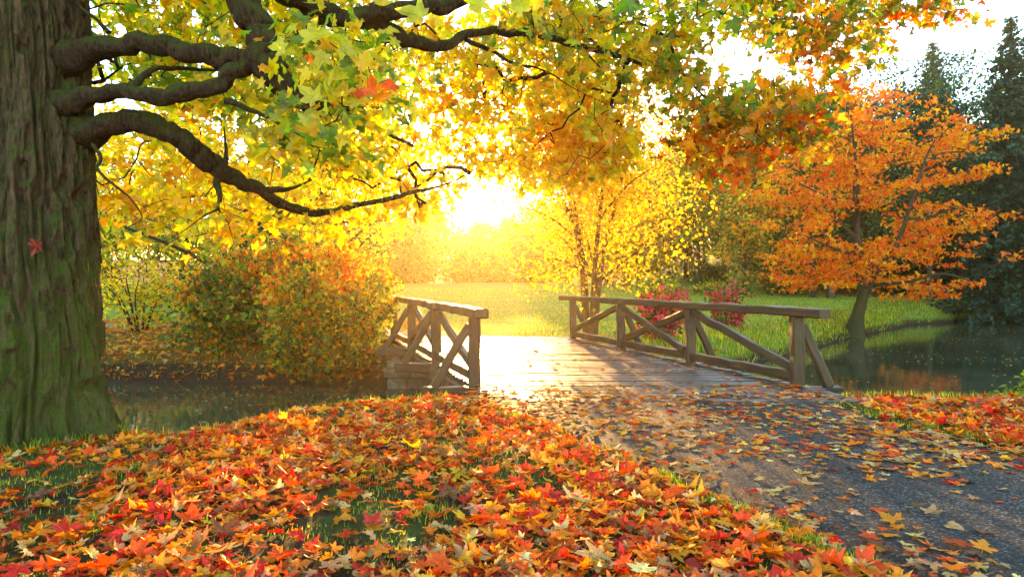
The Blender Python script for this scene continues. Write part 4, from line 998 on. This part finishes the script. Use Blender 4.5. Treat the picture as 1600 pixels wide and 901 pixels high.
for k_, ix in enumerate(big):
    d2 = (BX - BX[k_]) ** 2 + (BYY - BYY[k_]) ** 2; d2[k_] = inf
    nb = int(np.argmin(d2)); a, b = third(BX[k_], BYY[k_])
    sd = 'right of' if BX[k_] > BX[nb] else 'left of'
    if abs(BX[k_] - BX[nb]) < abs(BYY[k_] - BYY[nb]): sd = 'below' if BYY[k_] > BYY[nb] else 'above'
    sz = 'large ' if S[ix] > .115 else 'small ' if S[ix] < .08 else ''
    labels.append((f"{sz}{cw[k_]} maple leaf, {POSE[tsel[k_]]}, {sd} {'an' if cw[nb][0] in 'aeiou' else 'a'} {cw[nb]} one", place(x[ix], y[ix], zn[ix], BX[k_], BYY[k_]), a, b))
for k_, ix in enumerate(big):
    o = bpy.data.objects.new('fallen_leaf', LEAF_ME[tsel[k_]])
    M4 = Matrix.Identity(4)
    for r_ in range(3):
        for c_ in range(3): M4[r_][c_] = float(Rm[k_][r_, c_] * S[ix] * (zsc[ix] if c_ == 2 else 1))
        M4[r_][3] = float(C[ix, r_])
    link(o, None, M4); o.color = (*[float(v) for v in cols[ix]], 1)
    base, plc, a, b = labels[k_]
    lab = f"{base}, {a} on {plc}"
    if len(lab.split()) > 16: lab = lab.replace(' maple', '')
    tag(o, lab, 'leaf', 'fallen maple leaves in the foreground')

# leaves and flecks floating on the water
m = 1700
xw = np.concatenate([rng.uniform(-9, 0, m // 3), rng.uniform(4, 26, m)]); yw = np.concatenate([rng.uniform(7.5, 16, m // 3), rng.uniform(9, 34, m)])
ok = (yw > nearN(xw) + .8) & (yw < farF(xw) - .4) & (fbm(xw * .5, yw * .5) > .42); xw, yw = xw[ok], yw[ok]; nw = len(xw)
leaf_w = leaf_obj('floating_leaves', np.stack([xw, yw, np.full(nw, WATER + .012)], 1), rng.uniform(.03, .10, nw), rnorm(nw, 1, .03), pick(nw, dict(pale=4, tan=3, amber=1.5)), LO, M['litter'])
tag(leaf_w, 'pale leaves and flecks floating on the pond and the stream', None, None, 'stuff')

# ------------------------------------------------------------------ grass
Vg, Fg, Kg = [], [], []; off = 0
def blades(x, y, hgt, spec, lift=0, zz=None):
    global off
    n = len(x); z = gz(x, y) if zz is None else zz
    an = rng.uniform(0, 2 * np.pi, n); c, s = np.cos(an), np.sin(an)
    tv, tf = BLADE[0]; bend = rng.uniform(.2, 1.8, n)
    v = tv[None].repeat(n, 0) * hgt[:, None, None]; v[:, :, 1] *= bend[:, None]; v[:, :, 0] *= 1.7
    X = v[:, :, 0] * c[:, None] - v[:, :, 1] * s[:, None] + x[:, None]; Y = v[:, :, 0] * s[:, None] + v[:, :, 1] * c[:, None] + y[:, None]
    vv = np.stack([X, Y, v[:, :, 2] + (z - .01)[:, None]], -1)
    Vg.append(vv.reshape(-1, 3)); Fg.append((tf[None] + (np.arange(n) * 5)[:, None, None] + off).reshape(-1, 3)); Kg.append(np.repeat(pick(n, spec, .25), 3, axis=0)); off += n * 5
GS = dict(green=4, lime=2.4, dkgreen=1)
n = 170000; x = rng.uniform(-7, 9, n); y = rng.uniform(1.5, 9, n); zn = zone_of(x, y)
pt = fbm(x * 1.15 + 5, y * 1.15 + 2, 3); clump = vnoise(x * 4, y * 4)
pr = np.where((zn == 1) | (zn == 3), np.clip(.75 - 1.5 * (pt - .36), .12, .95) * (clump > .30), 0)
pr = np.maximum(pr, np.where((zn == 1) & (x < -2.2) & (y < 6.2), .65, 0))
ed = np.minimum(np.abs(x - pathL(y)), np.abs(x - pathR(y)))
pr = np.where((zn != 2) & (zn > 0) & (zn != 4) & (ed < .22), .95 * (vnoise(x * 2.2, y * 2.2) > .42), pr)
k_ = rng.random(n) < pr; x, y, ed = x[k_], y[k_], ed[k_]
blades(x, y, rng.uniform(.02, .05, len(x)) * np.where(ed < .22, 1.35, 1), GS)
for (tx, ty) in [(1.0, 5.55), (1.22, 5.0), (1.40, 4.42), (1.52, 4.22), (1.62, 4.0), (1.74, 3.72), (1.88, 3.45), (.55, 6.5), (.15, 7.2), (3.55, 8.2), (3.95, 7.35), (3.98, 6.75), (4.1, 6.4), (4.2, 6.1), (4.45, 5.75), (4.62, 5.4), (-.9, 5.0), (-.4, 4.2), (.4, 4.0), (-2.6, 4.9), (-1.9, 6.0), (-2.3, 3.9)]:
    n = 170; a_ = rng.uniform(0, 2 * np.pi, n); r_ = np.abs(rng.normal(0, rng.uniform(.08, .15), n)); sx = tx - .1 + r_ * np.cos(a_) * .8 if tx < 3 else tx + .12 + r_ * np.cos(a_)
    blades(sx, ty + r_ * np.sin(a_) * 1.3, rng.uniform(.035, .085, n) * (1 - r_), GS)
n = 5000; x = rng.uniform(-7, 9, n); y = nearN(x) + rng.normal(-.12, .14, n); ok = (zone_of(x, y) != 4) & ((x < -.8) | (x > 4.2)); blades(x[ok], y[ok], rng.uniform(.05, .14, ok.sum()), GS)
n = 3500; a_ = rng.uniform(0, 2 * np.pi, n); r_ = .62 + np.abs(rng.normal(0, .14, n)); blades(TX + r_ * np.cos(a_), TY + r_ * np.sin(a_), rng.uniform(.04, .12, n), GS)
n = 30000; x = rng.uniform(-16, 26, n); y = farF(x) + .35 + rng.exponential(5.5, n); ok = ~((np.abs(x - np.interp(y, [16, 20], [-.4, -1.2])) < 2.6) & (y < 18.6)); x, y = x[ok], y[ok]
blades(x, y, rng.uniform(.05, .13, len(x)) * np.where((y - farF(x) < 1.2) & (x > 1), 2.0, 1) * np.where(x < 0, .75, 1), dict(lime=3.4, green=3, olive=.6, yellow=.5))
n = 7000; x = rng.uniform(-16, -1, n); y = farF(x) + rng.uniform(-.3, 1.1, n); ok = (gz(x, y) > WATER + .05) & (vnoise(x * 1.7, y * 1.7) > .35); x, y = x[ok], y[ok]
blades(x, y, rng.uniform(.04, .12, len(x)), dict(olive=3, dkgreen=3, green=2, tan=1.5, brown=1.5))
n = 16000; x = rng.uniform(2.5, 27, n); y = farF(x) + rng.uniform(-.05, 2.2, n) * np.sqrt(1 + np.interp(x, FX, np.gradient(FY, FX)) ** 2); ok = gz(x, y) > WATER + .02; x, y = x[ok], y[ok]
blades(x, y, rng.uniform(.06, .2, len(x)), dict(lime=2, green=3, olive=2.5, dkgreen=1.5, tan=.8, brown=.6))
n = 60000; y = rng.uniform(17.5, 60, n); x = rng.uniform(-.28, .62, n) * y; ok = (y > farF(x) + .5) & ~((np.abs(x + .6) < 2.8) & (y < 18.8)) & ~((x > 12 + .12 * y) & (y > 44)); x, y = x[ok], y[ok]
blades(x, y, rng.uniform(.03, .06, len(x)) * (1 + y / 45), dict(lime=4, green=1.6, yellow=1.0))
tag(mesh_np('grass', np.concatenate(Vg), np.concatenate(Fg), M['grass'], cols=np.concatenate(Kg)), 'short green grass between the leaves and along banks', None, None, 'stuff')

# ------------------------------------------------------------------ haze, sky, sun, camera
k = NT('haze'); pv_ = k.n('ShaderNodeVolumePrincipled')
pv_.inputs['Color'].default_value = (1, .72, .36, 1); pv_.inputs['Density'].default_value = .00075; pv_.inputs['Anisotropy'].default_value = .80
k.l(pv_.outputs[0], k.out.inputs['Volume'])
hx = np.array([(a, b, c) for a in (-181, 181) for b in (-19, 191) for c in (-3, 23.0)])
hf = np.array([(0, 1, 3, 2), (4, 6, 7, 5), (0, 4, 5, 1), (2, 3, 7, 6), (0, 2, 6, 4), (1, 5, 7, 3)])
tag(mesh_np('haze', hx, hf, k.m), 'thin golden morning haze over the meadow', None, None, 'stuff')

w = bpy.data.worlds.new('World'); SC.world = w; w.use_nodes = True
nt = w.node_tree; nt.nodes.clear()
sky = nt.nodes.new('ShaderNodeTexSky'); sky.sky_type = 'NISHITA'; sky.sun_disc = False
sky.sun_elevation = R(SUN_EL); sky.sun_rotation = R(SUN_AZ); sky.air_density = 1.2; sky.dust_density = .1; sky.ozone_density = 1.9
bg = nt.nodes.new('ShaderNodeBackground'); bg.inputs['Strength'].default_value = .15
wo = nt.nodes.new('ShaderNodeOutputWorld'); nt.links.new(sky.outputs[0], bg.inputs[0]); nt.links.new(bg.outputs[0], wo.inputs[0])
sd = bpy.data.lights.new('sun', 'SUN'); sd.energy = 2.9; sd.angle = R(.5); sd.color = (1, .52, .15)
so = bpy.data.objects.new('sun', sd); COL.objects.link(so)
sv = Vector((math.sin(R(SUN_AZ)) * math.cos(R(SUN_EL)), math.cos(R(SUN_AZ)) * math.cos(R(SUN_EL)), math.sin(R(SUN_EL))))
so.rotation_euler = sv.to_track_quat('Z', 'Y').to_euler(); so.location = (0, 0, 12)

cd = bpy.data.cameras.new('camera'); cd.sensor_width = 36; cd.lens = F / 1600 * 36; cd.shift_y = (HY - 450.5) / 1600
cd.clip_end = 2000; cd.clip_start = .05
co = bpy.data.objects.new('camera', cd); COL.objects.link(co); co.location = (0, 0, H); co.rotation_euler = (R(90), 0, 0)
SC.camera = co
vs_ = SC.view_settings; vs_.view_transform = 'Standard'; vs_.look = 'None'; vs_.gamma = 1; vs_.use_curve_mapping = False; vs_.exposure = 3.1
cy = SC.cycles
cy.max_bounces = 7; cy.diffuse_bounces = 3; cy.glossy_bounces = 3; cy.transmission_bounces = 5; cy.volume_bounces = 0; cy.transparent_max_bounces = 8
cy.sample_clamp_indirect = 6; cy.caustics_reflective = False; cy.caustics_refractive = False
cy.use_denoising = True
try: cy.denoiser = 'OPENIMAGEDENOISE'
except Exception: pass
